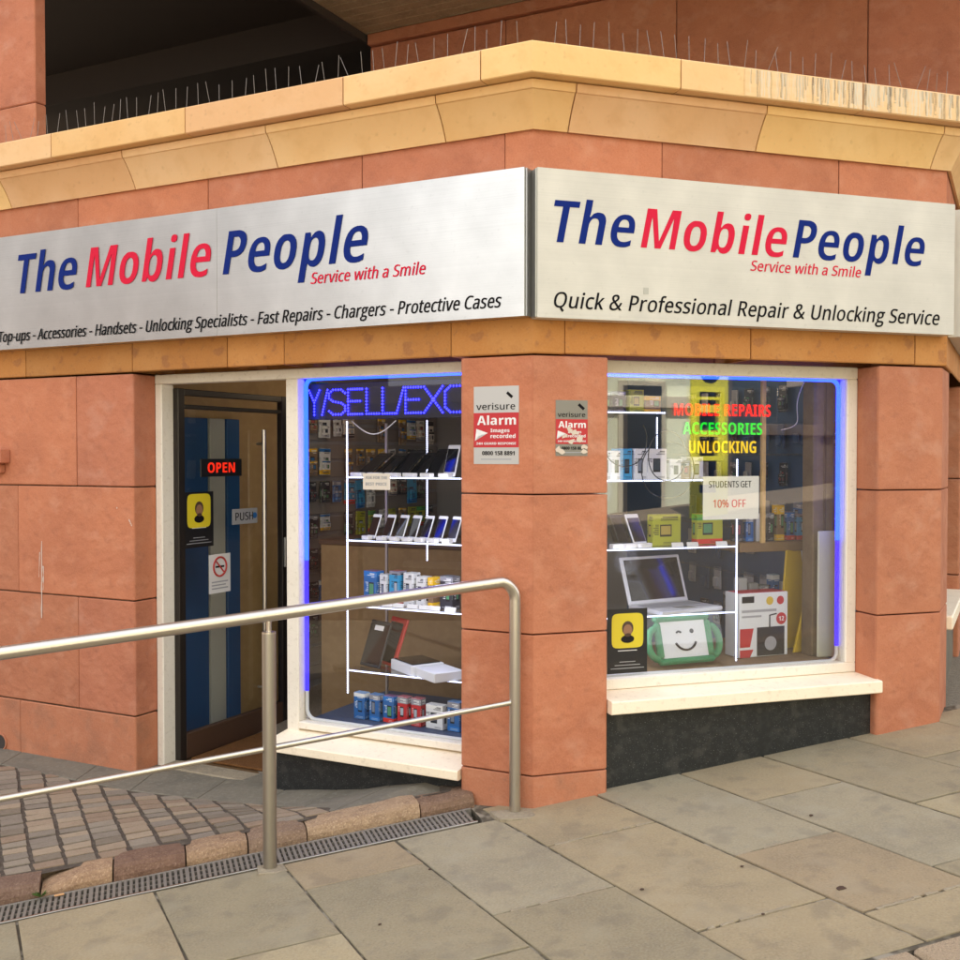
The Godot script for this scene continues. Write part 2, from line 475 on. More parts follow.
	M.blue_ink = flat(lin(0.008, 0.022, 0.165), 0.7)
	M.red_ink = flat(lin(0.62, 0.018, 0.05), 0.7)
	M.black_ink = flat(lin(0.012, 0.011, 0.012), 0.75)
	for ink in [M.blue_ink, M.red_ink, M.black_ink]: ink.metallic_specular = 0.18
	M.white_ink = flat(lin(0.78, 0.76, 0.74), 0.5)
	M.grey_ink = flat(lin(0.35, 0.35, 0.36), 0.5)
	M.recess = flat(lin(0.055, 0.042, 0.036), 0.9)  # near-black, the shade of the hollows is put into the colour
	M.glass = glass()
	M.shelf_glass = glass(0.06)
	M.clear = glass(0.0)
	M.frame_dark = flat(lin(0.035, 0.028, 0.024), 0.35, 0.5)
	M.wood_brown = flat(lin(0.075, 0.038, 0.022), 0.5)
	var ply_t := tex(256, Color(0.36, 0.235, 0.115), [[141, 0.02, 4, 0.4, 0.8, 0.6, Color(0.29, 0.18, 0.085)], [142, 0.1, 3, 0.5, 0.8, 0.3, Color(0.42, 0.29, 0.15)]])
	M.ply = stone(ply_t, Color(0.86, 0.84, 0.82), 0.8, 0.7)
	M.tan_wall = stone(ply_t, Color(1.1, 1.1, 1.05), 0.5, 0.8)
	M.shop_floor = stone(ply_t, Color(0.7, 0.66, 0.62), 0.8, 0.6)
	M.mat = stone(ply_t, Color(0.75, 0.62, 0.5), 3.0, 0.95, bump_fine, 0.5)
	M.shop_dark = flat(lin(0.26, 0.25, 0.25), 0.7)
	M.shop_blue = flat(lin(0.03, 0.085, 0.20), 0.6)
	M.plastic_white = flat(lin(0.74, 0.74, 0.75), 0.35)
	M.plastic_black = flat(lin(0.012, 0.012, 0.014), 0.3)
	M.screen = flat(lin(0.008, 0.008, 0.010), 0.06)
	M.silver = flat(lin(0.66, 0.66, 0.68), 0.35, 0.2)
	M.red_plastic = flat(lin(0.50, 0.04, 0.03), 0.4)
	M.paper = flat(lin(0.74, 0.72, 0.68), 0.7)
	M.paper_cream = flat(lin(0.74, 0.66, 0.55), 0.7)
	M.card_blue = flat(lin(0.015, 0.12, 0.36), 0.45)
	M.card_cyan = flat(lin(0.03, 0.30, 0.55), 0.45)
	M.card_white = flat(lin(0.72, 0.73, 0.72), 0.5)
	M.card_red = flat(lin(0.50, 0.02, 0.025), 0.45)
	M.card_yellow = flat(lin(0.62, 0.42, 0.03), 0.45)
	M.card_lime = flat(lin(0.40, 0.42, 0.03), 0.5)
	M.card_green = flat(lin(0.05, 0.27, 0.08), 0.5)
	M.card_dark = flat(lin(0.03, 0.03, 0.04), 0.5)
	M.card_brown = flat(lin(0.25, 0.15, 0.08), 0.6)
	rng.seed = 404
	for key in ["card_blue", "card_cyan", "card_white", "card_red", "card_yellow", "card_lime", "card_green", "card_dark", "card_brown", "paper_cream"]:
		var variants := []
		for v in 3: variants.append(packaging(M[key].albedo_color))
		PR[M[key]] = variants
	M.foam_green = flat(lin(0.04, 0.26, 0.10), 0.7)
	M.sign_yellow = flat(lin(0.70, 0.46, 0.015), 0.45)
	M.sticker_yellow = flat(lin(0.75, 0.60, 0.02), 0.5)
	M.skin = flat(lin(0.30, 0.15, 0.08), 0.6)
	M.led_white = glow(Color(0.80, 0.84, 1.0), 2.2)
	M.led_blue = glow(Color(0.12, 0.12, 1.0), 6.0)
	M.neon_blue = glow(Color(0.10, 0.24, 1.0), 2.6)
	M.neon_dim = glow(Color(0.20, 0.16, 0.95), 0.9)
	M.led_red = glow(Color(1.0, 0.10, 0.06), 0.75)
	M.led_green = glow(Color(0.03, 0.85, 0.16), 0.55)
	M.led_yellow = glow(Color(0.95, 0.78, 0.10), 0.5)
	M.open_red = glow(Color(1.0, 0.16, 0.05), 0.4)
	M.tube_off = flat(lin(0.62, 0.62, 0.60), 0.35)
	M.lamp_white = glow(Color(1.0, 0.93, 0.82), 2.0)
	M.gum = flat(lin(0.07, 0.035, 0.02), 0.8)
	M.neon_spill = glow(Color(0.03, 0.015, 0.9), 1.6)  # glow colour for the blue light the rope spills on the frame
	M.card_blue_dark = flat(lin(0.012, 0.075, 0.20), 0.5)
	M.board_pale = flat(lin(0.45, 0.45, 0.38), 0.6)
	M.bed_blue = flat(lin(0.05, 0.075, 0.13), 0.6)
	M.timber = stone(ply_t, Color(0.78, 0.80, 0.85), 1.4, 0.8)
	M.batten = stone(ply_t, Color(1.25, 1.25, 1.1), 1.4, 0.8)
	M.curtain = flat(lin(0.55, 0.53, 0.38), 0.8)
	M.slat = flat(lin(0.23, 0.20, 0.18), 0.6)
	M.orange = flat(lin(0.62, 0.33, 0.14), 0.6)
	M.leaf = flat(lin(0.07, 0.13, 0.02), 0.6)
	M.torn = flat(lin(0.66, 0.55, 0.44), 0.8)
	M.sticker_silver = flat(lin(0.52, 0.50, 0.47), 0.4, 0.3)
	M.sticker_grey = flat(lin(0.24, 0.22, 0.18), 0.55, 0.2)
	M.spike = flat(lin(0.26, 0.22, 0.19), 0.45, 0.6)
	M.scuff = flat(lin(0.45, 0.43, 0.36), 0.6)
	M.soffit = stone(conc_t, Color(1.5, 1.42, 1.34), 0.8, 0.85)
	M.chalk = flat(lin(0.62, 0.50, 0.42), 0.9)

# ================================================================ the scene
func _ready():
	var cam := Camera3D.new()
	cam.name = "camera"
	cam.fov = rad_to_deg(2.0 * atan(480.0 / FOC))
	cam.near = 0.05
	cam.far = 300.0
	cam.position = EYE
	cam.rotation_degrees = Vector3(PITCH, 0, 0)
	add_child(cam)
	cam.current = true
	var we := WorldEnvironment.new()
	we.name = "environment"
	var env := Environment.new()
	env.background_mode = Environment.BG_SKY
	var sky := Sky.new()
	var sm := ProceduralSkyMaterial.new()
	sm.sky_top_color = Color(0.80, 0.83, 0.88)
	sm.sky_horizon_color = Color(0.98, 0.97, 0.95)
	sm.sky_curve = 0.35
	sm.ground_bottom_color = Color(0.36, 0.33, 0.30)
	sm.ground_horizon_color = Color(0.60, 0.58, 0.55)
	sm.sun_angle_max = 1.0
	sky.sky_material = sm
	env.sky = sky
	env.tonemap_mode = Environment.TONE_MAPPER_LINEAR
	env.tonemap_exposure = 2.68
	env.sdfgi_enabled = true
	env.ssao_enabled = true
	env.ssil_enabled = true
	we.environment = env
	add_child(we)
	var sun := DirectionalLight3D.new()
	sun.name = "sun"
	sun.light_color = Color(1.0, 0.95, 0.87)
	sun.light_energy = 1.6
	sun.light_angular_distance = 0.6
	sun.shadow_enabled = true
	add_child(sun)
	sun.look_at_from_position(Vector3(-3.5, 8.2, -4.6), Vector3.ZERO, Vector3.UP)

	# frames of the three shop fronts and of the pavement
	var hl := deg_to_rad(63.0); var hr := deg_to_rad(72.0)
	FL = Transform3D(Basis(Vector3(sin(hl), 0, cos(hl)), Vector3.UP, Vector3(-cos(hl), 0, sin(hl))), CORNER)
	FR = Transform3D(Basis(Vector3(sin(hr), 0, -cos(hr)), Vector3.UP, Vector3(cos(hr), 0, sin(hr))), CORNER)
	F3 = Transform3D(FR.basis * Basis(Vector3.UP, deg_to_rad(45.0)), FR * Vector3(2.085, 0, 0))
	G = FR * Transform3D(Basis(Vector3.BACK, atan(SLOPE)), Vector3(0, -0.02, 0))
	rng.seed = 1234
	make_materials()
	build_ground()
	build_shop()
	build_upper()
	build_signs()
	build_handrail()
	build_street()
	build_door()
	build_left_window()
	build_right_window()
	build_interior()
	build_small()

# ---------------------------------------------------------------- ground
func hc(x: float) -> float:   # height of the back of the kerb
	return pave(x) + 0.05
func landing(p: Vector2) -> float:   # height of the sett landing, canted-front coordinates
	var wall_z := minf(p.x, -0.30)
	var t := clampf((p.y + 0.27) / (wall_z + 0.27), 0.0, 1.0) if wall_z < -0.30 else 0.0
	var w := -0.178 if p.x < -0.92 else lerpf(-0.178, -0.04, clampf((p.x + 0.92) / 0.6, 0, 1))
	return lerpf(hc(p.x), w, smoothstep(0.0, 1.0, t))
func quad_poly(a: Vector2, b: Vector2, c: Vector2, d: Vector2) -> PackedVector2Array:
	return PackedVector2Array([a, b, c, d])

func build_ground():
	var ground := structure("ground")
	var st := begin()
	var e := 60.0
	quad(st, Vector3(-e, -0.06, -e), Vector3(e, -0.06, -e), Vector3(e, -0.06, e), Vector3(-e, -0.06, e), Vector3.UP)
	part("roadbed", st.commit(), M.asphalt, ground, G)
	# pavement of flagstones on a mortar bed
	var pavement := structure("pavement")
	part("mortar_bed", bm(Vector3(-6.0, -0.05, 0.019), Vector3(6.5, -0.007, 1.62), 0), M.bed, pavement, G)
	part("mortar_bed", bm(Vector3(-0.22, -0.052, -0.19), Vector3(6.5, -0.0075, 0.0185), 0), M.bed, pavement, G)
	var joints := [[-3.83, 0.13], [-3.36, 0.13], [-2.90, 0.135], [-2.44, 0.14], [-1.985, 0.147], [-1.515, 0.148], [-1.045, 0.160], [-0.60, 0.170], [-0.165, 0.186], [0.29, 0.203], [0.72, 0.203], [1.138, 0.212], [1.60, 0.212], [2.08, 0.21], [2.55, 0.21], [3.0, 0.21], [3.5, 0.21]]
	var cuts := {4: [0.95], 5: [0.70, 1.2], 6: [0.30, 1.08], 7: [0.83], 8: [0.397, 1.243], 9: [0.82, 1.38], 10: [0.41, 1.222], 11: [0.745, 1.35], 12: [0.36, 0.95], 13: [0.6, 1.2]}
	for i in joints.size() - 1:
		var zs := [0.026 if joints[i][0] < -0.17 else -0.12]
		zs.append_array(cuts.get(i, [0.4 + 0.3 * (i % 2), 1.1 + 0.2 * (i % 2)]))
		zs.append(1.605)
		for k in zs.size() - 1:
			var g := rng.randf_range(0.004, 0.0065)
			var z0: float = zs[k] + g; var z1: float = zs[k + 1] - g
			var xa := func(z): return (joints[i][0] + joints[i][1] * z) * 1.0047 + g
			var xb := func(z): return (joints[i + 1][0] + joints[i + 1][1] * z) * 1.0047 - g
			var j := func(): return rng.randf_range(-0.003, 0.003)
			var poly := PackedVector2Array()
			# slightly uneven, worn edges
			for s in [0.0, 0.33, 0.7]: poly.append(Vector2(xa.call(lerpf(z0, z1, s)) + j.call(), lerpf(z0, z1, s)))
			for s in [0.0, 0.4, 0.72]: poly.append(Vector2(lerpf(xa.call(z1), xb.call(z1), s), z1 + j.call()))
			for s in [0.0, 0.3, 0.65]: poly.append(Vector2(xb.call(lerpf(z1, z0, s)) + j.call(), lerpf(z1, z0, s)))
			for s in [0.0, 0.35, 0.7]: poly.append(Vector2(lerpf(xb.call(z0), xa.call(z0), s), z0 + j.call()))
			var stt := begin()
			var lift := rng.randf_range(-0.002, 0.002)
			var tx := rng.randf_range(-0.004, 0.004); var tz := rng.randf_range(-0.003, 0.003)
			prism(stt, poly, -0.04, lift, 0.0025, false, func(p): return lift + tx * (p.x - joints[i][0] - 0.2) + tz * (p.y - z0))
			var mk: int = [0, 2, 5, 1, 0, 3, 4, 2][rng.randi() % 8]
			if i == 6 and k == 0: mk = 3
			if i == 7 and k == 0: mk = 0
			if i == 6 and k == 1: mk = 4
			part("flagstone", stt.commit(), M.flag[mk], pavement, G)
	# paler pointing squeezed out along some joints, as in the photograph
	for s in [[0.105, 1.245, 0.43, 1.238], [0.46, 0.822, 0.80, 0.812], [-0.42, 0.832, -0.05, 0.828], [-0.06, 0.40, 0.34, 0.395], [0.62, 1.383, 0.95, 1.378]]:
		var bst := begin()
		var n := 14
		for q in n:
			if rng.randf() < 0.25: continue
			var x := lerpf(s[0], s[2], (q + 0.5) / n) * 1.0047; var z := lerpf(s[1], s[3], (q + 0.5) / n)
			var w: float = (s[2] - s[0]) / n * 0.55
			prism(bst, PackedVector2Array([Vector2(x - w, z - rng.randf_range(0.003, 0.009)), Vector2(x, z - rng.randf_range(0.003, 0.008)), Vector2(x + w, z - rng.randf_range(0.003, 0.008)), Vector2(x + w, z + rng.randf_range(0.003, 0.008)), Vector2(x - w, z + rng.randf_range(0.003, 0.009))]), -0.012, rng.randf_range(0.0015, 0.004), 0.0015, false)
		part("pointing", bst.commit(), M.mortar_pale, pavement, G)
	# granite kerb beyond the flags
	var gk := structure("street_kerb")
	var x := -5.5
	while x < 6.0:
		var l := rng.randf_range(0.75, 1.0)
		part("kerb_stone", bm(Vector3(x + 0.006, -0.15, 1.62), Vector3(x + l - 0.006, 0.002, 1.78), 0.012), M.granite_kerb, gk, G)
		x += l
	# the sett landing in front of the door
	var land := structure("sett_landing")
	var bs := begin()
	var nx := 72; var nz := 44
	var hgt := func(p: Vector2) -> Vector3: return Vector3(p.x, landing(p) - 0.002, p.y)
	for a in nx:
		for b in nz:
			var f := func(i, j) -> Vector2:
				var xx := lerpf(-3.6, -0.20, i / float(nx))
				return Vector2(xx, lerpf(-0.26, minf(xx, -0.26) - 0.25, j / float(nz)))
			quad(bs, hgt.call(f.call(a, b)), hgt.call(f.call(a + 1, b)), hgt.call(f.call(a + 1, b + 1)), hgt.call(f.call(a, b + 1)), Vector3.UP)
	part("mortar_bed", bs.commit(), M.sett_bed, land, FR)
	var region := PackedVector2Array([Vector2(-3.4, -0.285), Vector2(-0.80, -0.285), Vector2(-0.86, -0.62), Vector2(-1.03, -0.80), Vector2(-1.36, -1.06), Vector2(-1.72, -1.36), Vector2(-2.05, -1.75), Vector2(-3.4, -3.1)])
	var count := 0
	var col := 0
	var xc := -3.3
	while xc < -0.72:
		var cw := rng.randf_range(0.108, 0.122)
		var z := -0.27 + rng.randf_range(-0.05, 0.0)
		while z > -3.0:
			var cd := rng.randf_range(0.068, 0.092)
			var sk := 0.135
			var gx := 0.0080; var gz := 0.0085
			var xl := xc - 0.02 + sk * (z + 0.3)
			var jr := func(): return rng.randf_range(-0.004, 0.004)
			var poly := PackedVector2Array([Vector2(xl + gx + jr.call(), z - gz + jr.call()), Vector2(xl + cw - gx + jr.call(), z - gz + jr.call() + 0.004), Vector2(xl + cw - gx + jr.call() - sk * cd, z - cd + gz + jr.call()), Vector2(xl + gx + jr.call() - sk * cd, z - cd + gz + jr.call())])
			for piece in Geometry2D.intersect_polygons(poly, region):
				if piece.size() < 3 or Geometry2D.is_polygon_clockwise(piece): continue
				var area := 0.0
				for q in piece.size(): area += piece[q].cross(piece[(q + 1) % piece.size()])
				if absf(area) < 0.004 or count >= 290: continue
				if piece[0].x < -2.75: continue
				var sst := begin()
				var lift := rng.randf_range(0.0, 0.005)
				prism(sst, piece, -0.45, 0.0, 0.0008, false, func(p): return landing(p) + lift)
				part("sett", sst.commit(), M.sett[rng.randi() % 6], land, FR)
				count += 1
			z -= cd
		xc += cw
		col += 1
	# concrete channel along the wall and the cement fillet up to the pillar
	var edge := [[-3.4, -3.4], [-2.7, -2.7], [-2.25, -2.25], [-1.85, -1.85], [-1.577, -1.577], [-1.25, -1.25], [-0.95, -0.95], [-0.70, -0.70], [-0.5, -0.5], [-0.30, -0.30]]
	var inner := [[-3.4, -3.11], [-2.7, -2.40], [-2.25, -1.955], [-1.86, -1.53], [-1.60, -1.255], [-1.30, -1.01], [-1.03, -0.80], [-0.86, -0.62], [-0.79, -0.29], [-0.30, -0.285]]
	for k in edge.size() - 1:
		var a := Vector2(edge[k][0] + 0.0006, edge[k][1] + 0.0006); var b := Vector2(edge[k + 1][0] - 0.0006, edge[k + 1][1] - 0.0006)
		var c := Vector2(inner[k + 1][0] - 0.0006, inner[k + 1][1]); var d := Vector2(inner[k][0] + 0.0006, inner[k][1])
		var cst := begin()
		var inw := Vector2(0.3, -0.3) * 0.6
		prism(cst, PackedVector2Array([a + inw, b + inw, c, d]), -0.5, 0.0, 0.004, false, func(p): return landing(p) + 0.003)
		part("concrete_slab", cst.commit(), M.concrete, land, FR)
	# kerb stones of the landing
	var kerb := structure("landing_kerb")
	var xs := [-2.95, -2.45, -1.92, -1.66, -1.39, -1.15, -0.915, -0.44, -0.20]
	var ki := [3, 0, 1, 2, 3, 4, 5, 6]
	for k in xs.size() - 1:
		var kst := begin()
		var xa: float = xs[k] + 0.003; var xb: float = xs[k + 1] - 0.003
		var n := 8
		var dh := [rng.randf_range(-0.004, 0.006), rng.randf_range(-0.004, 0.006)]
		var rings := []
		var zoff := rng.randf_range(-0.006, 0.006)
		for i in n + 1:
			var t := i / float(n)
			var xx := lerpf(xa, xb, t)
			var endf := 1.0
			if k == xs.size() - 2: endf = lerpf(1.0, 0.75, t)
			var rr := 0.004 * sin(9.0 * xx + k) + 0.003 * sin(23.0 * xx)
			var y := hc(xx) + lerpf(dh[0], dh[1], t) + rr
			if k == 2: y = lerpf(pave(xx) + 0.02, y, minf(1.0, t * 1.6))
			var zb := -0.155 + zoff + rr * 0.6
			var y_low := pave(xx) - 0.08
			var h := y - pave(xx)
			var en := 0.005 if (i == 0 or i == n) else 0.0
			rings.append([Vector3(xx, y_low, zb), Vector3(xx, pave(xx) + h * 0.35, zb - en), Vector3(xx, pave(xx) + h * 0.78 - en, zb - 0.012 - en), Vector3(xx, y - 0.002 - en, zb - 0.024), Vector3(xx, y + 0.003 - en, zb - 0.060), Vector3(xx, y - en, -0.293), Vector3(xx, y_low, -0.293)])
		for i in n:
			for q in 6:
				quad(kst, rings[i][q], rings[i + 1][q], rings[i + 1][q + 1], rings[i][q + 1], [Vector3(0, 0, 1), Vector3(0, 0.2, 1), Vector3(0, 1, 1), Vector3(0, 1, 0.2), Vector3(0, 1, 0), Vector3(0, 0, -1)][q])
		for en in [0, n]:
			for q in range(1, 6):
				tri(kst, rings[en][0], rings[en][q], rings[en][q + 1], Vector3(-1 if en == 0 else 1, 0, 0))
		part("kerb_stone", kst.commit(), M.kerb[ki[k] % 7], kerb, FR)

func build_grate():
	var o := thing("drain_grate", "narrow slotted steel drain channel between pavement and rounded kerb", "drain", G)
	part("edge_rail", bm(Vector3(-4.2, -0.045, 0.004), Vector3(-0.245, 0.002, 0.018), 0.002), M.steel_dull, o)
	part("edge_rail", bm(Vector3(-4.2, -0.045, -0.152), Vector3(-0.225, 0.000, -0.142), 0.002), M.grate, o)
	part("channel", bm(Vector3(-4.2, -0.058, -0.142), Vector3(-0.24, -0.048, 0.004), 0), M.concrete, o)
	var x := -4.18
	var st := begin()
	var n := 0
	while x < -0.26:
		if n % 17 == 16:
			plain_box(st, Vector3(x, -0.028, -0.142), Vector3(x + 0.014, 0.0015, 0.004))
			x += 0.022
		else:
			plain_box(st, Vector3(x, -0.024, -0.142), Vector3(x + 0.011, -0.001, 0.004))
			x += 0.0205
		n += 1
	var b := part("bars", st.commit(), M.grate, o)
	b.set_meta("kind", "stuff")
	for z in [-0.095, -0.05]:
		part("cross_bar", bm(Vector3(-4.19, -0.02, z - 0.003), Vector3(-0.25, -0.004, z + 0.003), 0), M.grate, o)

# ---------------------------------------------------------------- the shop building
const COURSES := [-0.55, 0.112, 0.706, 1.290, 1.870]
func block(called: String, poly: PackedVector2Array, y0: float, y1: float, f: Transform3D, mats: Array, b := 0.005):
	var st := begin()
	var g := 0.003
	prism(st, poly, y0 + g, y1 - g, b)
	var o := part(called, st.commit(), mats[rng.randi() % mats.size()], shop, shop.transform.affine_inverse() * f)
	return o
func rect(x0: float, x1: float, z0: float, z1: float, r0 := 0.004, r1 := 0.004) -> PackedVector2Array:
	# plan rectangle whose two front corners are rounded by r0 (left) and r1 (right)
	var p := PackedVector2Array([Vector2(x0, z0), Vector2(x1, z0)])
	for k in 4:
		var a := PI / 2 * k / 3.0
		p.append(Vector2(x1 - r1 + r1 * cos(a), z1 - r1 + r1 * sin(a)))
	for k in 4:
		var a := PI / 2 + PI / 2 * k / 3.0
		p.append(Vector2(x0 + r0 + r0 * cos(a), z1 - r0 + r0 * sin(a)))
	return p
func sp(called: String, mesh: Mesh, mat: Material, f: Transform3D) -> MeshInstance3D:
	return part(called, mesh, mat, shop, shop.transform.affine_inverse() * f)

func build_shop():
	build_grate()
	shop = thing("shop_building", "red sandstone corner shop with buff cornice and canted shop front", "building", Transform3D(Basis(), CORNER))
	# left wall, coursed blocks
	var vj := [[-2.228, -2.63, -3.55, -4.45], [-2.228, -3.08, -4.0, -4.45], [-2.228, -2.63, -3.55, -4.45], [-2.228, -3.08, -4.0, -4.45]]
	for c in 4:
		var js: Array = vj[3 - c]
		for k in 3:
			var z := rng.randf_range(-0.0015, 0.0015)
			block("wall_block", rect(js[k + 1] + 0.0022, js[k] - (0.0022 if k > 0 else 0.0), -0.155, z, 0.004, 0.012 if k == 0 else 0.004), COURSES[c], COURSES[c + 1], FL, M.grimy if c == 0 else M.red)
	sp("wall_core", bm(Vector3(-4.5, -0.55, -0.3), Vector3(-2.26, 1.868, -0.016), 0), M.mortar, FL)
	# corner pillar: each course is two blocks that meet on the corner
	for c in 4:
		for f in 2:
			var s := -1.0 if f == 0 else 1.0
			var p := PackedVector2Array()
			var e := 0.343
			p.append(Vector2(s * 0.0012, 0)); p.append(Vector2(-s * 0.16 * MIT + s * 0.0012, -0.16))
			p.append(Vector2(s * e, -0.16))
			for k in 5:
				var a := PI / 2 * k / 4.0
				p.append(Vector2(s * (e - 0.018 + 0.018 * cos(a)), -0.018 + 0.018 * sin(a)))
			block("pillar_block", p, COURSES[c], COURSES[c + 1], FL if f == 0 else FR, M.grimy if c == 0 else [M.red[0], M.red[2], M.red[5]], 0.0035)
		
	sp("pillar_core", bm(Vector3(-0.33, -0.5, -0.3), Vector3(-0.13, 1.868, -0.150), 0), M.mortar, FL)
	# right pillar with its side face on the third front
	for c in 4:
		var p := PackedVector2Array()
		p.append(Vector2(1.713, -0.155))
		p.append(Vector2(1.713, -0.014)); p.append(Vector2(1.717, -0.004)); p.append(Vector2(1.727, 0.0))
		p.append(Vector2(2.085 - 0.03, 0.0)); p.append(Vector2(2.085 - 0.008, -0.004)); p.append(Vector2(2.085 + 0.013, -0.024))
		p.append(Vector2(2.085 + 0.24, -0.24)); p.append(Vector2(2.085 + 0.09, -0.39))
		p.append(Vector2(1.9, -0.30))
		block("pillar_block", p, COURSES[c], COURSES[c + 1], FR, [M.red[0], M.red[2], M.red[3]], 0.0035)
	# third front: jamb of the next pillar, wall, sill, frame
	for c in 4:
		block("wall_block", rect(1.55, 2.3, -0.155, 0.0, 0.012, 0.004), COURSES[c] + 0.02, COURSES[c + 1] + (0.0 if c == 3 else 0.02), F3, M.red)
	sp("sill", bm(Vector3(0.345, 0.57, -0.16), Vector3(1.548, 0.64, 0.03), 0.006), M.sill, F3)
	sp("stall_riser", bm(Vector3(0.345, -0.3, -0.2), Vector3(1.548, 0.568, -0.03), 0), M.concrete, F3)
	sp("window_frame", bm(Vector3(0.345, 0.642, -0.24), Vector3(0.40, 1.868, -0.16), 0.004), M.white, F3)
	sp("window_frame", bm(Vector3(1.50, 0.642, -0.24), Vector3(1.548, 1.868, -0.16), 0.004), M.white, F3)
	sp("pane", sheet(0.40, 1.50, 0.642, 1.868, -0.20), M.glass, F3)
	sp("room_wall", bm(Vector3(1.26, 0.30, -1.30), Vector3(2.3, 2.2, -1.20), 0), M.tan_wall, F3)
	sp("room_wall", bm(Vector3(2.2, 0.30, -1.20), Vector3(2.3, 2.2, -0.16), 0), M.tan_wall, F3)
	sp("room_floor", bm(Vector3(1.26, 0.30, -1.199), Vector3(2.199, 0.40, -0.21), 0), M.shop_floor, F3)
	sp("room_ceiling", bm(Vector3(1.26, 2.06, -1.199), Vector3(2.199, 2.16, -0.31), 0), M.tan_wall, F3)
	# lintel course, buff and flaking
	var lj := [-4.45, -3.78, -3.0, -2.225]
	for px in [228.0, 285.0, 452.0]: lj.append(lp(px, 350).x)
	var y0 := 1.873; var y1 := 2.06
	for k in lj.size() - 1:
		block("lintel_block", rect(lj[k] + 0.0022, lj[k + 1] - 0.0022, -0.30, rng.randf_range(0.006, 0.010), 0.004, 0.004), y0, y1, FL, M.lintel)
	var lst := begin()
	var lprof := PackedVector2Array([Vector2(-0.30, y0 + 0.002), Vector2(0.004, y0 + 0.002), Vector2(0.008, y0 + 0.007), Vector2(0.008, y1 - 0.003), Vector2(-0.30, y1 - 0.003)])
	var inv := shop.transform.affine_inverse()
	run_profile(lst, inv * FL, lprof, lj[-1] + 0.002, 0, 0, MIT)
	run_profile(lst, inv * FR, lprof, 0, -MIT, rp(564, 340).x - 0.002, 0)
	part("lintel_block", lst.commit(), M.lintel[0], shop)
	var rj := [rp(564, 340).x, rp(750, 345).x, rp(914, 350).x]
	for k in 2:
		block("lintel_block", rect(rj[k] + 0.0022, rj[k + 1] - 0.0022, -0.30, 0.008, 0.004, 0.004), y0, y1, FR, M.lintel)
	lst = begin()
	run_profile(lst, inv * FR, lprof, rj[2] + 0.002, 0, 2.085, MIT)
	run_profile(lst, inv * F3, lprof, 0, -MIT, 0.5, 0)
	part("lintel_block", lst.commit(), M.lintel[2], shop)
	block("lintel_block", rect(0.505, 2.3, -0.30, 0.008), y0, y1, F3, M.lintel)
	# red frieze course behind the signs
	var fj := [-4.45, -3.6, lp(78, 220).x, lp(208, 200).x, lp(362, 180).x, lp(505, 160).x]
	var fy0 := 2.064; var fy1 := 2.80
	for k in fj.size() - 1:
		block("frieze_block", rect(fj[k] + 0.002, fj[k + 1] - 0.002, -0.30, rng.randf_range(-0.001, 0.001)), fy0, fy1, FL, M.red)
	var fprof := PackedVector2Array([Vector2(-0.30, fy0 + 0.002), Vector2(0.0, fy0 + 0.002), Vector2(0.0, fy1 - 0.002), Vector2(-0.30, fy1 - 0.002)])
	lst = begin()
	run_profile(lst, inv * FL, fprof, fj[-1] + 0.002, 0, 0, MIT)
	run_profile(lst, inv * FR, fprof, 0, -MIT, rp(662, 165).x - 0.002, 0)
	part("frieze_block", lst.commit(), M.red[2], shop)
	var gj := [rp(662, 165).x, rp(839, 180).x]
	block("frieze_block", rect(gj[0] + 0.002, gj[1] - 0.002, -0.30, 0.0), fy0, fy1, FR, M.red)
	lst = begin()
	run_profile(lst, inv * FR, fprof, gj[1] + 0.002, 0, 2.085, MIT)
	run_profile(lst, inv * F3, fprof, 0, -MIT, 0.6, 0)
	part("frieze_block", lst.commit(), M.red[0], shop)
	block("frieze_block", rect(0.605, 2.3, -0.30, 0.0), fy0, fy1, F3, M.red)
	# cornice: a hollow moulding, a fillet and a plain fascia, in separate stones
	var cove := PackedVector2Array([Vector2(-0.05, 2.802), Vector2(0.004, 2.802), Vector2(0.004, 2.792), Vector2(0.018, 2.790), Vector2(0.020, 2.796)])
	for k in 9:
		var t := k / 8.0
		cove.append(Vector2(0.022 + 0.076 * (0.72 * t + 0.28 * t * t), 2.800 + 0.124 * t))
	cove.append_array(PackedVector2Array([Vector2(0.104, 2.926), Vector2(0.106, 2.930), Vector2(0.110, 2.958), Vector2(0.106, 2.962), Vector2(-0.05, 2.962)]))
	var fascia := PackedVector2Array([Vector2(-0.02, 2.966), Vector2(0.161, 2.966), Vector2(0.165, 2.970), Vector2(0.165, 3.084), Vector2(0.161, 3.090), Vector2(0.02, 3.104), Vector2(-0.02, 3.104)])
	var cj := [-5.4, -4.6, -3.75, lp(5, 180, 0.06).x, lp(129, 160, 0.06).x, lp(272, 140, 0.06).x, lp(441, 105, 0.06).x]
	for k in cj.size() - 1: cornice(cove, FL, cj[k], cj[k + 1], M.yellow[k % 5])
	var ck := [rp(572, 100, 0.06).x, rp(761, 120, 0.06).x, rp(937, 145, 0.06).x]
	corner_stone(cove, cj[-1], ck[0], M.yellow[1])
	for k in 2: cornice(cove, FR, ck[k], ck[k + 1], M.yellow[3 - k])
	end_stone(cove, ck[2], M.yellow[0])
	var aj := [-5.4, -4.5, -3.55, lp(51, 145, 0.165).x, lp(185, 120, 0.165).x, lp(343, 90, 0.165).x, lp(480.5, 62, 0.165).x]
	for k in aj.size() - 1: cornice(fascia, FL, aj[k], aj[k + 1], M.yellow[(k * 2) % 5])
	var ak := [rp(681, 75, 0.165).x, rp(863, 95, 0.165).x]
	corner_stone(fascia, aj[-1], ak[0], M.yellow[2])
	# the last fascia stones carry bird droppings and dark run-off streaks
	droppings(fascia, ak[0], ak[1], 0.55, 1.0)
	droppings_end(fascia, ak[1])
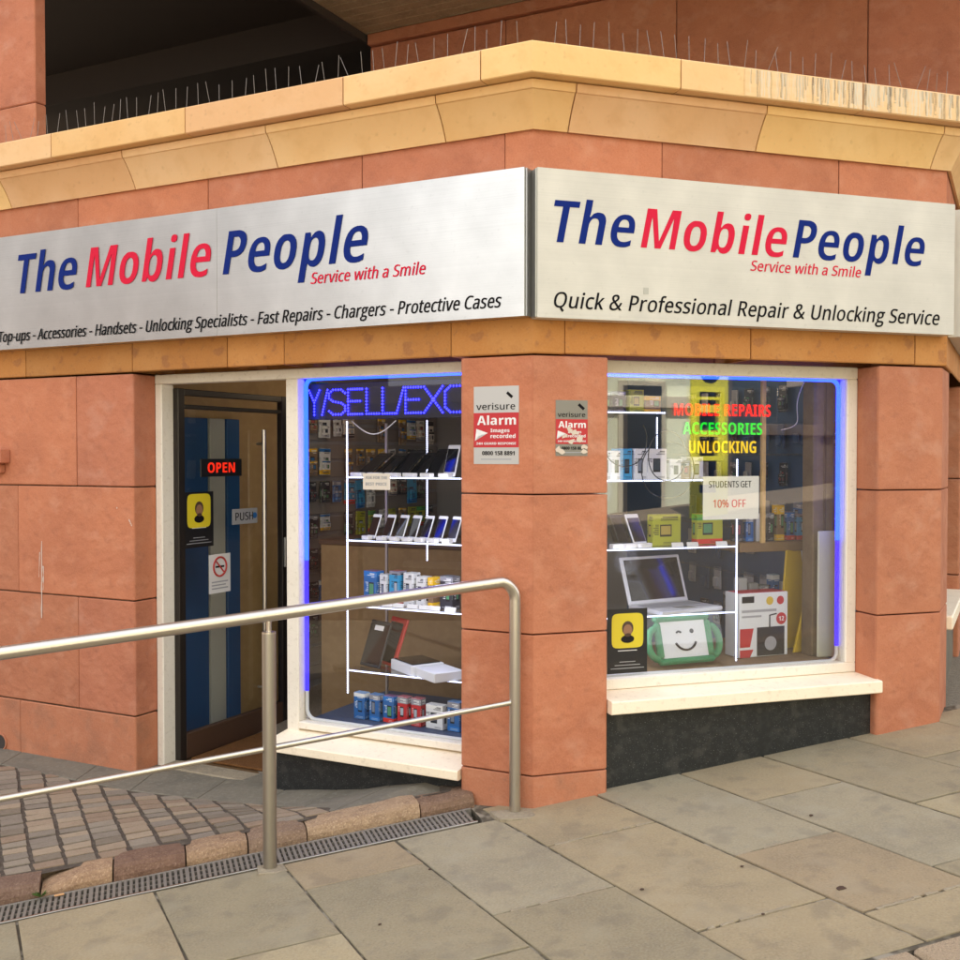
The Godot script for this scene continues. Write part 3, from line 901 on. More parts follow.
	sp("wall_core", bm(Vector3(-5.4, 2.06, -0.34), Vector3(-0.12, 3.10, -0.05), 0), M.mortar, FL)
	sp("wall_core", bm(Vector3(0.12, 2.06, -0.34), Vector3(2.0, 3.10, -0.05), 0), M.mortar, FR)
	build_frames()

func cornice(prof: PackedVector2Array, f: Transform3D, a: float, b: float, m: Material):
	var st := begin()
	var inv := shop.transform.affine_inverse()
	run_profile(st, inv * f, prof, a + 0.003, 0, b - 0.003, 0)
	part("cornice_block", st.commit(), m, shop)
func corner_stone(prof: PackedVector2Array, a: float, b: float, m: Material):
	var st := begin()
	var inv := shop.transform.affine_inverse()
	run_profile(st, inv * FL, prof, a + 0.003, 0, 0, MIT)
	run_profile(st, inv * FR, prof, 0, -MIT, b - 0.003, 0)
	part("cornice_block", st.commit(), m, shop)
func end_stone(prof: PackedVector2Array, a: float, m: Material):
	var st := begin()
	var inv := shop.transform.affine_inverse()
	run_profile(st, inv * FR, prof, a + 0.003, 0, 2.085, MIT)
	run_profile(st, inv * F3, prof, 0, -MIT, 2.3, 0)
	part("cornice_block", st.commit(), m, shop)
var streak_tex: ImageTexture
func streaks() -> ImageTexture:
	# white droppings and dark run-off on buff stone; u runs along the stone over 1.25 m, v from top to bottom
	var w := 512; var h := 128
	var fine := noise_image(512, 151, 0.03, 4)
	var grain := noise_image(512, 152, 0.15, 3)
	var im := Image.create(w, h, false, Image.FORMAT_RGB8)
	rng.seed = 77
	var lanes := []
	for q in 330:
		var u := pow(rng.randf(), 0.72)
		lanes.append([u * w, rng.randf_range(0.8, 3.2), rng.randf_range(0.3, 1.3), rng.randf() < 0.66 - 0.12 * u, rng.randf_range(0.25, 0.75)])
	for x in w:
		for y in h:
			var n: float = fine[y * 512 + x] / 255.0
			var g: float = grain[y * 512 + x] / 255.0
			var c := Color(0.80, 0.54, 0.28).lerp(Color(0.72, 0.46, 0.22), n * 0.8)
			for l in lanes:
				if absf(x - l[0]) > 6.0: continue
				var wob: float = 0.7 * sin(y * 0.07 + l[0])
				var d: float = absf(x - l[0] - wob)
				if d < l[1] and y < l[2] * h * (0.7 + 0.5 * n):
					var cc := Color(0.66, 0.58, 0.44) if l[3] else Color(0.13, 0.10, 0.07)
					c = c.lerp(cc, l[4] * clampf((l[1] - d) * 0.9, 0, 1) * (0.45 + 0.55 * g))
			im.set_pixel(x, y, c.linear_to_srgb())
	return ImageTexture.create_from_image(im)
func droppings(prof: PackedVector2Array, a: float, b: float, u0: float, u1: float):
	var st := begin()
	var inv := shop.transform.affine_inverse() * FR
	run_profile(st, inv, prof, a + 0.003, 0, b - 0.003, 0)
	part("cornice_block", st.commit(), M.yellow[0], shop)
	stain_sheet(a + 0.30, b - 0.004, 0.0, 0.55)
func droppings_end(prof: PackedVector2Array, a: float):
	end_stone(prof, a, M.yellow[4])
	stain_sheet(a + 0.004, 2.16, 0.5, 1.0)
func stain_sheet(xa: float, xb: float, u0: float, u1: float):
	# the crust of droppings on the fascia, a film 1.5 mm thick with its own broken outline
	if streak_tex == null: streak_tex = streaks()
	var m := StandardMaterial3D.new()
	m.albedo_texture = streak_tex
	m.roughness = 0.9
	m.texture_repeat = false
	var st := begin()
	var z := 0.1668
	var n := 40
	for k in n:
		var t0 := k / float(n); var t1 := (k + 1) / float(n)
		var x0 := lerpf(xa, xb, t0); var x1 := lerpf(xa, xb, t1)
		var hb := 2.9705
		for tr in [[0, 1, 2], [0, 2, 3]]:
			var v := [Vector3(x0, 3.0835, z), Vector3(x1, 3.0835, z), Vector3(x1, hb, z), Vector3(x0, hb, z)]
			var uu := [Vector2(lerpf(u0, u1, t0), 0), Vector2(lerpf(u0, u1, t1), 0), Vector2(lerpf(u0, u1, t1), 1), Vector2(lerpf(u0, u1, t0), 1)]
			tri(st, v[tr[0]], v[tr[1]], v[tr[2]], Vector3(0, 0, 1), uu[tr[0]], uu[tr[1]], uu[tr[2]])
	sp("dropping_stain", st.commit(), m, FR)

func build_frames():
	# ---- left: door frame, mullion, window; recessed 0.15 m
	var z := -0.15
	var win := Node3D.new(); win.name = "window"; shop.add_child(win, true)
	win.transform = shop.transform.affine_inverse() * FL
	var x0 := -2.226; var xm0 := -1.382; var xm1 := -1.312; var x1 := -0.30
	part("frame_head", bm(Vector3(x0, 1.823, z - 0.07), Vector3(x1, 1.871, z), 0.004), M.white, win)
	part("frame_jamb", bm(Vector3(x0, -0.19, z - 0.09), Vector3(x0 + 0.046, 1.8225, z - 0.001), 0.004), M.white, win)
	part("frame_mullion", bm(Vector3(xm0, 0.02, z - 0.09), Vector3(xm1, 1.8225, z - 0.001), 0.004), M.white, win)
	part("door_post", bm(Vector3(xm0 + 0.004, -0.19, z - 0.09), Vector3(xm0 + 0.05, 0.02, z - 0.004), 0.003), M.ply, win)
	part("pane", sheet(xm1, x1, 0.16, 1.8225, z - 0.025), M.glass, win)
	part("frame_rail", bm(Vector3(xm1, 0.125, z - 0.07), Vector3(x1, 0.16, z - 0.001), 0.004), M.white, win)
	var ss := begin()
	var prof := PackedVector2Array([Vector2(z - 0.08, 0.05), Vector2(0.016, 0.050), Vector2(0.020, 0.054), Vector2(0.020, 0.088), Vector2(0.016, 0.093), Vector2(z - 0.08, 0.124)])
	run_profile(ss, Transform3D(), prof, xm0 - 0.002, 0, -0.346, 0)
	part("sill", ss.commit(), M.sill, win)
	part("stall_riser", bm(Vector3(xm0 - 0.0, -0.45, -0.2), Vector3(-0.346, 0.0495, -0.045), 0), M.riser, win)
	part("threshold", bm(Vector3(x0 + 0.046, -0.24, z - 0.10), Vector3(xm0, -0.164, z + 0.03), 0.006), M.mortar_pale, win)
	part("threshold", bm(Vector3(x0 + 0.046, -0.24, z + 0.03), Vector3(xm0 + 0.02, -0.172, z + 0.10), 0.006), M.concrete, win)
	# ---- right window
	var rw := Node3D.new(); rw.name = "window"; shop.add_child(rw, true)
	rw.transform = shop.transform.affine_inverse() * FR
	var a := 0.33; var b := 1.7125; var bi := 1.655
	part("frame_head", bm(Vector3(a, 1.815, z - 0.07), Vector3(b, 1.8715, z), 0.004), M.white, rw)
	part("frame_jamb", bm(Vector3(bi, 0.46, z - 0.09), Vector3(b, 1.8145, z - 0.001), 0.004), M.white, rw)
	part("frame_rail", bm(Vector3(a, 0.415, z - 0.07), Vector3(b, 0.462, z - 0.001), 0.004), M.white, rw)
	part("pane", bm(Vector3(a, 0.462, z - 0.023), Vector3(bi, 1.8145, z - 0.019), 0), M.glass, rw)
	part("pane", bm(Vector3(a, 0.462, z - 0.035), Vector3(bi, 1.8145, z - 0.031), 0), M.glass, rw)
	ss = begin()
	prof = PackedVector2Array([Vector2(z - 0.08, 0.35), Vector2(0.028, 0.350), Vector2(0.032, 0.354), Vector2(0.032, 0.402), Vector2(0.028, 0.407), Vector2(z - 0.08, 0.416)])
	run_profile(ss, Transform3D(), prof, 0.3465, 0, 1.722, 0)
	part("sill", ss.commit(), M.sill, rw)
	part("stall_riser", bm(Vector3(0.3465, -0.2, -0.2), Vector3(1.712, 0.3495, -0.040), 0), M.riser, rw)

# ---------------------------------------------------------------- the set-back storey above the cornice
func build_upper():
	var up := thing("upper_storey", "set-back upper storey of dark red stone under a grey boarded soffit", "building", Transform3D(Basis(), FL * Vector3(-1.0, 3.07, -1.2)))
	var inv := up.transform.affine_inverse() * FL
	var zw := -3.9                       # plane of the set-back wall
	var wp := lp(370, 36, zw)
	var we := wp.x
	var ty := wp.y
	# flat roof behind the cornice
	var rs := begin()
	prism(rs, PackedVector2Array([Vector2(-7, -0.33), Vector2(-0.14, -0.33), Vector2(2.6, -3.05), Vector2(2.6, -11.6), Vector2(-12, -11.6), Vector2(-12, -0.33)]), 2.9, 3.055, 0.0, false)
	part("roof_slab", rs.commit(), M.concrete, up, inv)
	# brown-red wall in courses of long stones
	var c := 0
	var y := 3.05
	for h in [0.52, ty - 3.05 - 0.52 - 0.1]:
		var x := we
		while x < 6.2:
			var l := rng.randf_range(1.2, 1.7)
			part("wall_block", bm(Vector3(x + 0.003, y + 0.003, zw - 0.3), Vector3(x + l - 0.003, y + h - 0.003, zw + rng.randf_range(-0.003, 0.003)), 0.006), M.red[[4, 1, 3][c % 3]], up, inv)
			x += l
			c += 1
		y += h
	part("wall_core", bm(Vector3(we + 0.02, 3.05, zw - 0.5), Vector3(7.0, ty + 0.3, zw - 0.02), 0), M.mortar, up, inv)
	part("string_course", bm(Vector3(we, y + 0.002, zw - 0.3), Vector3(7.0, ty, zw + 0.05), 0.01), M.red[4], up, inv)
	# soffit boards over it, running out towards the street
	for k in 36:
		part("soffit_board", bm(Vector3(we - 0.02, ty + 0.004, zw - 0.3 + 0.12 * k), Vector3(0.25 - (zw - 0.3 + 0.12 * k), ty + 0.03, zw - 0.3 + 0.12 * k + 0.113), 0.003), M.soffit, up, inv)
	rs = begin()
	prism(rs, PackedVector2Array([Vector2(we - 0.02, 0.2), Vector2(0.05, 0.2), Vector2(5.2, -4.95), Vector2(5.2, zw - 1.4), Vector2(we - 0.02, zw - 0.9)]), ty + 0.035, ty + 0.5, 0.0, false)
	part("soffit_core", rs.commit(), M.mortar, up, inv)
	# unseen storeys above, a tall block added to keep the front in shadow
	rs = begin()
	prism(rs, PackedVector2Array([Vector2(-12, 0.2), Vector2(0.05, 0.2), Vector2(5.2, -4.95), Vector2(5.2, -12.0), Vector2(-12, -12.0)]), ty + 0.51, 15.0, 0.0, false)
	part("added_shade_block", rs.commit(), M.red[0], up, inv)
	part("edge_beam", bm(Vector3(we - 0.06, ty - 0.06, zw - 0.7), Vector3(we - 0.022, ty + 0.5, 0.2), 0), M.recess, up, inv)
	# deep recess to the left of it, near-black colour painted in for shade
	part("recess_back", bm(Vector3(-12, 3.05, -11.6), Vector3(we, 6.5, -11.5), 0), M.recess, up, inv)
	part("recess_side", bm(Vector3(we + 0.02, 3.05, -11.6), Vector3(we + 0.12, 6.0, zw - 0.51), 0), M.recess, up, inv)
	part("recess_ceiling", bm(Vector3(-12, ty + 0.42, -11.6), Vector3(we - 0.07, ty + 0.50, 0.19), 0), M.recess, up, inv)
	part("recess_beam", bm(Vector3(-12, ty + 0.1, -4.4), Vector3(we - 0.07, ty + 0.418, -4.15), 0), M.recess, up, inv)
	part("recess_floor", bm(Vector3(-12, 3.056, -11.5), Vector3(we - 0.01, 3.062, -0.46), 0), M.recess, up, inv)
	# red stone column at the left
	var pc := lp(46, 60, -0.44).x
	y = 3.05
	c = 0
	for h in [0.46, 0.7, 0.7]:
		part("column_block", bm(Vector3(pc - 0.9, y + 0.002, -0.44), Vector3(pc, y + h - 0.002, -0.36), 0.006), M.red[[0, 1, 2][c]], up, inv)
		y += h
		c += 1
	# wires of the bird spikes along the cornice
	spikes(FL, -4.6, 0.02, "row of thin wire bird spikes on cornice above the grey sign")
	spikes(FR, 0.02, 2.0, "row of thin wire bird spikes on cornice above the white sign")
func spikes(f: Transform3D, xa: float, xb: float, label: String):
	var o := thing("bird_spikes", label, "bird spikes", f * Transform3D(Basis(), Vector3(xa, 3.094, 0.13)), "bird spikes on the cornice")
	part("base_strip", bm(Vector3(0, -0.001, -0.012), Vector3(xb - xa, 0.004, 0.012), 0), M.tube_off, o)
	var x := 0.02
	while x < xb - xa:
		var lean := rng.randf_range(-0.012, 0.012)
		if rng.randf() < 0.14: lean = rng.randf_range(-0.045, 0.045)
		part("spike", tm([Vector3(x, 0, 0), Vector3(x + lean, rng.randf_range(0.085, 0.12), rng.randf_range(-0.02, 0.02))], 0.0011, 5), M.spike if M.has("spike") else M.alu, o)
		x += rng.randf_range(0.052, 0.078)

# ---------------------------------------------------------------- fascia signs
func panel_mesh(x0: float, x1: float, y0: float, y1: float, z0: float, z1: float) -> ArrayMesh:
	var st := begin()
	var b := 0.0003
	var u := func(p: Vector3) -> Vector2: return Vector2(p.x / 0.9, p.y / 0.9)
	var A := Vector3(x0 + b, y0 + b, z1); var B := Vector3(x1 - b, y0 + b, z1); var C := Vector3(x1 - b, y1 - b, z1); var D := Vector3(x0 + b, y1 - b, z1)
	tri(st, A, B, C, Vector3.BACK, u.call(A), u.call(B), u.call(C))
	tri(st, A, C, D, Vector3.BACK, u.call(A), u.call(C), u.call(D))
	var a2 := Vector3(x0, y0, z1 - b); var b2 := Vector3(x1, y0, z1 - b); var c2 := Vector3(x1, y1, z1 - b); var d2 := Vector3(x0, y1, z1 - b)
	for q in [[A, B, b2, a2, Vector3(0, -1, 1)], [B, C, c2, b2, Vector3(1, 0, 1)], [C, D, d2, c2, Vector3(0, 1, 1)], [D, A, a2, d2, Vector3(-1, 0, 1)]]:
		quad(st, q[0], q[1], q[2], q[3], q[4])
	var a3 := Vector3(x0, y0, z0); var b3 := Vector3(x1, y0, z0); var c3 := Vector3(x1, y1, z0); var d3 := Vector3(x0, y1, z0)
	quad(st, a2, b2, b3, a3, Vector3.DOWN); quad(st, b2, c2, c3, b3, Vector3.RIGHT); quad(st, c2, d2, d3, c3, Vector3.UP); quad(st, d2, a2, a3, d3, Vector3.LEFT)
	quad(st, a3, b3, c3, d3, Vector3.FORWARD)
	st.generate_tangents()
	return st.commit()
func build_signs():
	semi = true
	var z := 0.08
	var t := thing("fascia_sign", "long brushed grey metal fascia sign listing top-ups and accessories", "shop sign", FL * Transform3D(Basis(), Vector3(0, 2.02, 0.011)))
	var o := Vector3(0, -2.02, -0.011)
	var xs := lp(216.5, 208, z).x
	part("panel", panel_mesh(-4.1, xs - 0.0008, 2.020, 2.622, 0.0, z), M.brushed, t, Transform3D(Basis(), o))
	part("panel", panel_mesh(xs + 0.0008, -0.004, 2.020, 2.622, 0.0, z + 0.0002), M.brushed, t, Transform3D(Basis(), o))
	part("end_trim", bm(Vector3(-0.003, 2.021, 0.004), Vector3(0.004, 2.620, z - 0.01), 0), M.alu, t, Transform3D(Basis(), o))
	var zz := z + 0.0022
	sign_text(t, FL, zz, "The", true, Vector2(18.3, 293), Vector2(77, 288.5), 38.5, M.blue_ink)
	sign_text(t, FL, zz, "Mobile", true, Vector2(85.8, 287), Vector2(211, 275.5), 39.0, M.red_ink)
	sign_text(t, FL, zz, "People", true, Vector2(222.7, 273), Vector2(368, 262), 42.5, M.blue_ink)
	sign_text(t, FL, zz, "Service with a Smile", false, Vector2(310.6, 283.8), Vector2(425.5, 274.4), 11.5, M.red_ink)
	sign_text(t, FL, zz, "Top-ups - Accessories - Handsets - Unlocking Specialists - Fast Repairs - Chargers - Protective Cases", false, Vector2(-1.2, 341.3), Vector2(501.5, 308.6), 10.6, M.black_ink)
	# the canted sign
	var t2 := thing("fascia_sign", "pale silver fascia sign advertising quick professional repair", "shop sign", FR * Transform3D(Basis(), Vector3(0, 2.015, 0.011)))
	var o2 := Vector3(0, -2.015, -0.011)
	part("panel", panel_mesh(-0.012, 2.064, 2.013, 2.618, 0.012, z), M.pale_sign, t2, Transform3D(Basis(), o2))
	part("end_trim", bm(Vector3(-0.019, 2.016, 0.016), Vector3(-0.0125, 2.614, z - 0.006), 0), M.alu, t2, Transform3D(Basis(), o2))
	zz = z + 0.0006
	sign_text(t2, FR, zz, "The", true, Vector2(554, 242.5), Vector2(635, 246.5), 42.0, M.blue_ink)
	sign_text(t2, FR, zz, "Mobile", true, Vector2(640.7, 247), Vector2(787, 257.5), 39.5, M.red_ink)
	sign_text(t2, FR, zz, "People", true, Vector2(792.7, 257.5), Vector2(924.5, 266), 38.0, M.blue_ink)
	sign_text(t2, FR, zz, "Service with a Smile", false, Vector2(750.3, 270.8), Vector2(861, 277.4), 10.5, M.red_ink)
	sign_text(t2, FR, zz, "Quick & Professional Repair & Unlocking Service", false, Vector2(554, 309.5), Vector2(939.5, 323.5), 16.0, M.black_ink)
	var sc := rp(646, 291, zz)
	part("scuff", bm(Vector3(sc.x - 0.012, sc.y - 0.014, zz - 0.001), Vector3(sc.x + 0.012, sc.y + 0.014, zz + 0.0004), 0), M.scuff if M.has("scuff") else M.alu, t2, Transform3D(Basis(), o2))
	semi = false
	var t3 := thing("fascia_sign", "blank pale fascia sign panel going round the far corner", "shop sign", F3 * Transform3D(Basis(), Vector3(0.02, 2.015, 0.011)))
	part("panel", panel_mesh(0.02, 2.2, 0.0, 0.60, 0.0, 0.07), M.pale_sign, t3, Transform3D(Basis(), Vector3(0, 0, 0)))

# ---------------------------------------------------------------- handrail
func build_handrail():
	var o := thing("handrail", "bent stainless steel handrail with two posts and a thin lower bar", "handrail", FR * Transform3D(Basis(), Vector3(-0.078, pave(-0.078), 0.0)))
	var z := 0.030
	var inv := o.transform.affine_inverse() * FR
	var xa := -0.078; var xb := -1.088
	var xl := -3.4
	var h := 0.985
	var top := func(x: float) -> float: return pave(xa) + h - 0.024 + (x - xa) * 0.0905
	var za := 0.0; var sz := -0.036    # the rail stands a little proud of the pavement joint towards the left
	var pz := func(x: float) -> float: return za + (x - xa) * sz
	# main tube: up the end post, round the bend, along the rail
	var pts := [Vector3(xa, pave(xa) - 0.03, za)]
	var r := 0.075
	pts.append(Vector3(xa, top.call(xa) - r, za))
	for k in range(1, 8):
		var a := PI / 2 * k / 8.0
		pts.append(Vector3(xa - r + r * cos(a), top.call(xa) - r + r * sin(a), pz.call(xa - r + r * cos(a))))
	pts.append(Vector3(xa - r, top.call(xa - r) + 0.004, pz.call(xa - r)))
	pts.append(Vector3(xl, top.call(xl), pz.call(xl)))
	part("top_rail", tm(pts, 0.0245, 20), M.steel, o, inv)
	var zb: float = pz.call(xb)
	part("post", tm([Vector3(xb, pave(xb) - 0.03, zb), Vector3(xb, 0.775, zb)], 0.0265, 20), M.steel_dull, o, inv)
	part("post_cap", tm([Vector3(xb, 0.775, zb), Vector3(xb, 0.782, zb)], 0.0262, 20), M.steel, o, inv)
	part("pin", tm([Vector3(xb, 0.78, zb), Vector3(xb, top.call(xb) - 0.01, zb)], 0.009, 12), M.steel, o, inv)
	var mid := func(x: float) -> float: return 0.43 + (x - xa) * 0.0955
	part("lower_bar", tm([Vector3(xa - 0.02, mid.call(xa), za), Vector3(xl, mid.call(xl), pz.call(xl))], 0.0115, 14), M.steel, o, inv)
	var sl := begin()
	prism(sl, PackedVector2Array([Vector2(xb - 0.045, zb - 0.03), Vector2(xb + 0.05, zb - 0.03), Vector2(xb + 0.06, zb + 0.05), Vector2(xb + 0.01, zb + 0.062), Vector2(xb - 0.05, zb + 0.05)]), pave(xb) - 0.02, pave(xb) + 0.004, 0.003, false)
	part("cement_collar", sl.commit(), M.mortar_pale, o, inv)
	sl = begin()
	prism(sl, PackedVector2Array([Vector2(xa - 0.10, za - 0.03), Vector2(xa + 0.06, za - 0.02), Vector2(xa + 0.12, za + 0.05), Vector2(xa + 0.02, za + 0.10), Vector2(xa - 0.09, za + 0.07)]), pave(xa) - 0.02, pave(xa) + 0.005, 0.003, false)
	part("cement_collar", sl.commit(), M.mortar_pale, o, inv)

# ---------------------------------------------------------------- the street the glass mirrors
func facade(called: String, label: String, f: Transform3D, w: float, h: float, wall: Material, pane: Material, trim: Material, nx: int, ny: int, y_base := -0.8, wide := 0.29):
	var b := thing(called, label, "building", f)
	part("wall", bm(Vector3(-w / 2, y_base, -1.0), Vector3(w / 2, h, 0), 0), wall, b)
	part("roof_cornice", bm(Vector3(-w / 2 - 0.1, h, -1.0), Vector3(w / 2 + 0.1, h + 0.3, 0.25), 0.02), trim, b)
	part("string_course", bm(Vector3(-w / 2, h * 0.36, 0.0), Vector3(w / 2, h * 0.36 + 0.2, 0.12), 0.01), trim, b)
	for i in nx:
		for j in ny:
			var cx := -w / 2 + w * (i + 0.5) / nx
			var y0 := 0.2 + (h - 0.4) * j / ny + 0.3
			var ww := w / nx * wide
			var hh := (h - 0.4) / ny - 0.8
			var win := part("window", bm(Vector3(cx - ww - 0.08, y0 - 0.08, 0.0), Vector3(cx + ww + 0.08, y0 + hh + 0.08, 0.05), 0), trim, b)
			part("pane", bm(Vector3(cx - ww, y0, 0.051), Vector3(cx + ww, y0 + hh, 0.06), 0), pane, win)
func build_street():
	var pane := flat(lin(0.03, 0.035, 0.04), 0.1)
	var pale := flat(lin(0.78, 0.85, 0.70), 0.8)
	var cream := flat(lin(0.60, 0.58, 0.48), 0.8)
	var brick := flat(lin(0.17, 0.085, 0.06), 0.9)
	var dark := flat(lin(0.11, 0.085, 0.07), 0.9)
	# pale stone building across the road, behind the viewer, mirrored in the canted window
	var fb := FR * Transform3D(Basis(Vector3.UP, PI), Vector3(0.6, 0, 11.5))
	facade("opposite_building", "pale green-grey stone building across the road", fb, 14.0, 6.2, pale, pane, cream, 6, 2, -0.8, 0.15)
	var fc := FR * Transform3D(Basis(Vector3.UP, PI), Vector3(13.8, 0, 12.0))
	facade("opposite_building", "plain brown brick building further along the road", fc, 12.0, 5.0, dark, pane, dark, 4, 1)
	var fa := FL * Transform3D(Basis(Vector3.UP, PI), Vector3(-15.4, 0, 11.0))
	facade("opposite_building", "red-brown brick building at the lower end of the road", fa, 14.0, 8.0, brick, pane, dark, 4, 2, -2.0)
	var fd := FL * Transform3D(Basis(Vector3.UP, PI), Vector3(-5.4, 0, 11.0))
	facade("opposite_building", "low brown block added to keep the window reflection dark", fd, 5.8, 2.3, dark, pane, dark, 2, 1, -2.0)  # unseen, added so the door-side window mirrors no bright sky
	# lime-yellow letting board mirrored in the canted window
	var zb := 9.4
	var m0 := rp(691, 400, -zb - 0.34); var m1 := rp(728, 400, -zb - 0.34)
	var p := Vector3((m0.x + m1.x) / 2, 0, zb)
	var k0 := (m1.x - m0.x) / 0.47
	var bt := thing("letting_board", "tall lime-yellow board with a black round emblem across the road", "board", FR * Transform3D(Basis(Vector3.UP, PI).scaled(Vector3(k0, 1.18, 1)), p))
	var lime := flat(lin(0.80, 0.80, 0.05), 0.6)
	part("board", bm(Vector3(-0.235, 0.35, -0.02), Vector3(0.235, 2.75, 0.02), 0.004), lime, bt)
	for s in [-0.15, 0.15]: part("post", bm(Vector3(s - 0.03, -0.5, -0.08), Vector3(s + 0.03, 2.6, -0.021), 0.004), M.frame_dark, bt)
	part("emblem", disc(0.125, 24, 0.003), M.black_ink, bt, Transform3D(Basis(), Vector3(0, 2.25, 0.021)))
	for k in 2: part("emblem_mark", tm(arc(0.065, -0.8 + PI * k, 0.8 + PI * k, 10, Vector3(0.03 * (1 - 2 * k), 2.25, 0.027)), 0.012, 6), M.white_ink, bt)
	var y := 2.02
	for k in 6:
		part("print_block", bm(Vector3(-0.13 + 0.01 * k, y - [0.06, 0.06, 0.22, 0.24, 0.2, 0.1][k], 0.0205), Vector3(0.13, y, 0.022), 0), M.black_ink, bt)
		y -= [0.1, 0.16, 0.3, 0.3, 0.3, 0.2][k]
func disc(r: float, seg: int, thick: float) -> ArrayMesh:
	var st := begin()
	for k in seg:
		var a := TAU * k / seg; var b := TAU * (k + 1) / seg
		var p := Vector3(cos(a) * r, sin(a) * r, thick); var q := Vector3(cos(b) * r, sin(b) * r, thick)
		tri(st, Vector3(0, 0, thick), p, q, Vector3.BACK)
		tri(st, Vector3.ZERO, p * Vector3(1, 1, 0), q * Vector3(1, 1, 0), Vector3.FORWARD)
		quad(st, p, q, q * Vector3(1, 1, 0), p * Vector3(1, 1, 0), Vector3(cos(a), sin(a), 0))
	return st.commit()
func arc(r: float, a0: float, a1: float, n: int, c: Vector3) -> Array:
	var out := []
	for k in n + 1:
		var a := lerpf(a0, a1, k / float(n))
		out.append(c + Vector3(cos(a) * r, sin(a) * r, 0))
	return out


# ---------------------------------------------------------------- door leaf, swung fully inwards
func side_frame(x0: float) -> Transform3D:   # a plane square to the left front, facing right
	return FL * Transform3D(Basis(Vector3(0, 0, -1), Vector3.UP, Vector3(1, 0, 0)), Vector3(x0, 0, 0))
func build_door():
	var d := Node3D.new(); d.name = "door"; shop.add_child(d, true)
	var fd := side_frame(-2.165)
	d.transform = shop.transform.affine_inverse() * fd
	var w0 := 0.235; var w1 := 1.17; var y0 := -0.168; var y1 := 1.805
	part("stile", bm(Vector3(w0, y0, -0.02), Vector3(w0 + 0.05, y1, 0.02), 0.003), M.frame_dark, d)
	part("stile", bm(Vector3(w1 - 0.055, y0, -0.02), Vector3(w1, y1, 0.02), 0.003), M.frame_dark, d)
	part("stile_cap", bm(Vector3(w1 + 0.0005, y0, -0.021), Vector3(w1 + 0.012, y1, 0.021), 0.003), M.steel, d)
	part("top_rail", bm(Vector3(w0 + 0.05, y1 - 0.035, -0.019), Vector3(w1 - 0.055, y1 - 0.001, 0.019), 0.003), M.frame_dark, d)
	part("cross_bar", bm(Vector3(w0 + 0.05, 1.70, -0.018), Vector3(w1 - 0.055, 1.722, 0.018), 0.003), M.frame_dark, d)
	part("kick_rail", bm(Vector3(w0 + 0.05, y0, -0.019), Vector3(w1 - 0.055, y0 + 0.135, 0.019), 0.003), M.wood_brown, d)
	part("pane", sheet(w0 + 0.05, w1 - 0.055, y0 + 0.135, y1 - 0.035, 0.003), M.glass, d)
	part("handle", tm([Vector3(0.90, 0.02, 0.055), Vector3(0.90, 1.60, 0.055)], 0.013, 12), M.steel, d)
	part("lock_case", bm(Vector3(1.122, 0.78, 0.0205), Vector3(1.160, 0.96, 0.034), 0.003), M.alu, d)
	for y in [0.10, 1.52]: part("handle_bracket", tm([Vector3(0.90, y, 0.004), Vector3(0.90, y, 0.05)], 0.008, 8), M.steel, d)
	# things stuck on the glass
	var q := func(px: float, py: float) -> Vector3: return on_frame(fd, px, py, 0.006)
	var a: Vector3 = q.call(200, 481); var b: Vector3 = q.call(241, 460)
	var t := thing("open_sign", "small black sign with glowing red letters reading OPEN on the door glass", "sign", fd * Transform3D(Basis(), Vector3(a.x, 1.335, 0.006)))
	var w := b.x - a.x
	part("panel", bm(Vector3(0, 0, 0), Vector3(w, 0.098, 0.006), 0.002), M.plastic_black, t)
	part("lettering", lettering("OPEN", true, w * 0.66, 0.055, 0.0), M.open_red, t, Transform3D(Basis(), Vector3(w * 0.16, 0.022, 0.0065)))
	a = q.call(232, 524); b = q.call(257, 508)
	t = thing("push_sign", "silver plate reading PUSH beside the door handle", "sign", fd * Transform3D(Basis(), Vector3(a.x, 1.06, 0.006)))
	w = b.x - a.x
	part("plate", bm(Vector3(0, 0, 0), Vector3(w, 0.088, 0.003), 0.001), M.grey_ink, t)
	part("lettering", lettering("PUSH", false, w * 0.70, 0.045, 0.0), M.black_ink, t, Transform3D(Basis(), Vector3(w * 0.12, 0.022, 0.0032)))
	part("mark", disc(0.018, 12, 0.001), M.card_blue, t, Transform3D(Basis(), Vector3(w * 0.89, 0.045, 0.0032)))
	a = q.call(209, 595); b = q.call(230, 556)
	t = thing("no_smoking_notice", "white no smoking notice with a red ring on the door glass", "notice", fd * Transform3D(Basis(), Vector3(a.x, 0.69, 0.006)))
	w = b.x - a.x
	part("paper", bm(Vector3(0, 0, 0), Vector3(w, 0.215, 0.002), 0), M.paper, t)
	part("ring", tm(arc(w * 0.30, 0, TAU, 24, Vector3(w * 0.5, 0.145, 0.003)), 0.006, 6), M.red_plastic, t)
	part("bar", tm([Vector3(w * 0.5 - 0.03, 0.175, 0.0035), Vector3(w * 0.5 + 0.03, 0.115, 0.0035)], 0.0045, 6), M.red_plastic, t)
	part("cigarette", bm(Vector3(w * 0.3, 0.140, 0.002), Vector3(w * 0.7, 0.150, 0.003), 0), M.black_ink, t)
	for k in 3: part("text_line", bm(Vector3(w * 0.12, 0.022 + 0.018 * k, 0.002), Vector3(w * (0.88 - 0.1 * (k % 2)), 0.029 + 0.018 * k, 0.0025), 0), M.grey_ink, t)
	a = q.call(184, 547); b = q.call(213, 491)
	portrait(fd * Transform3D(Basis(), Vector3(a.x, 0.955, 0.006)), b.x - a.x, 0.30, "black poster with yellow square portrait stuck on the door glass")
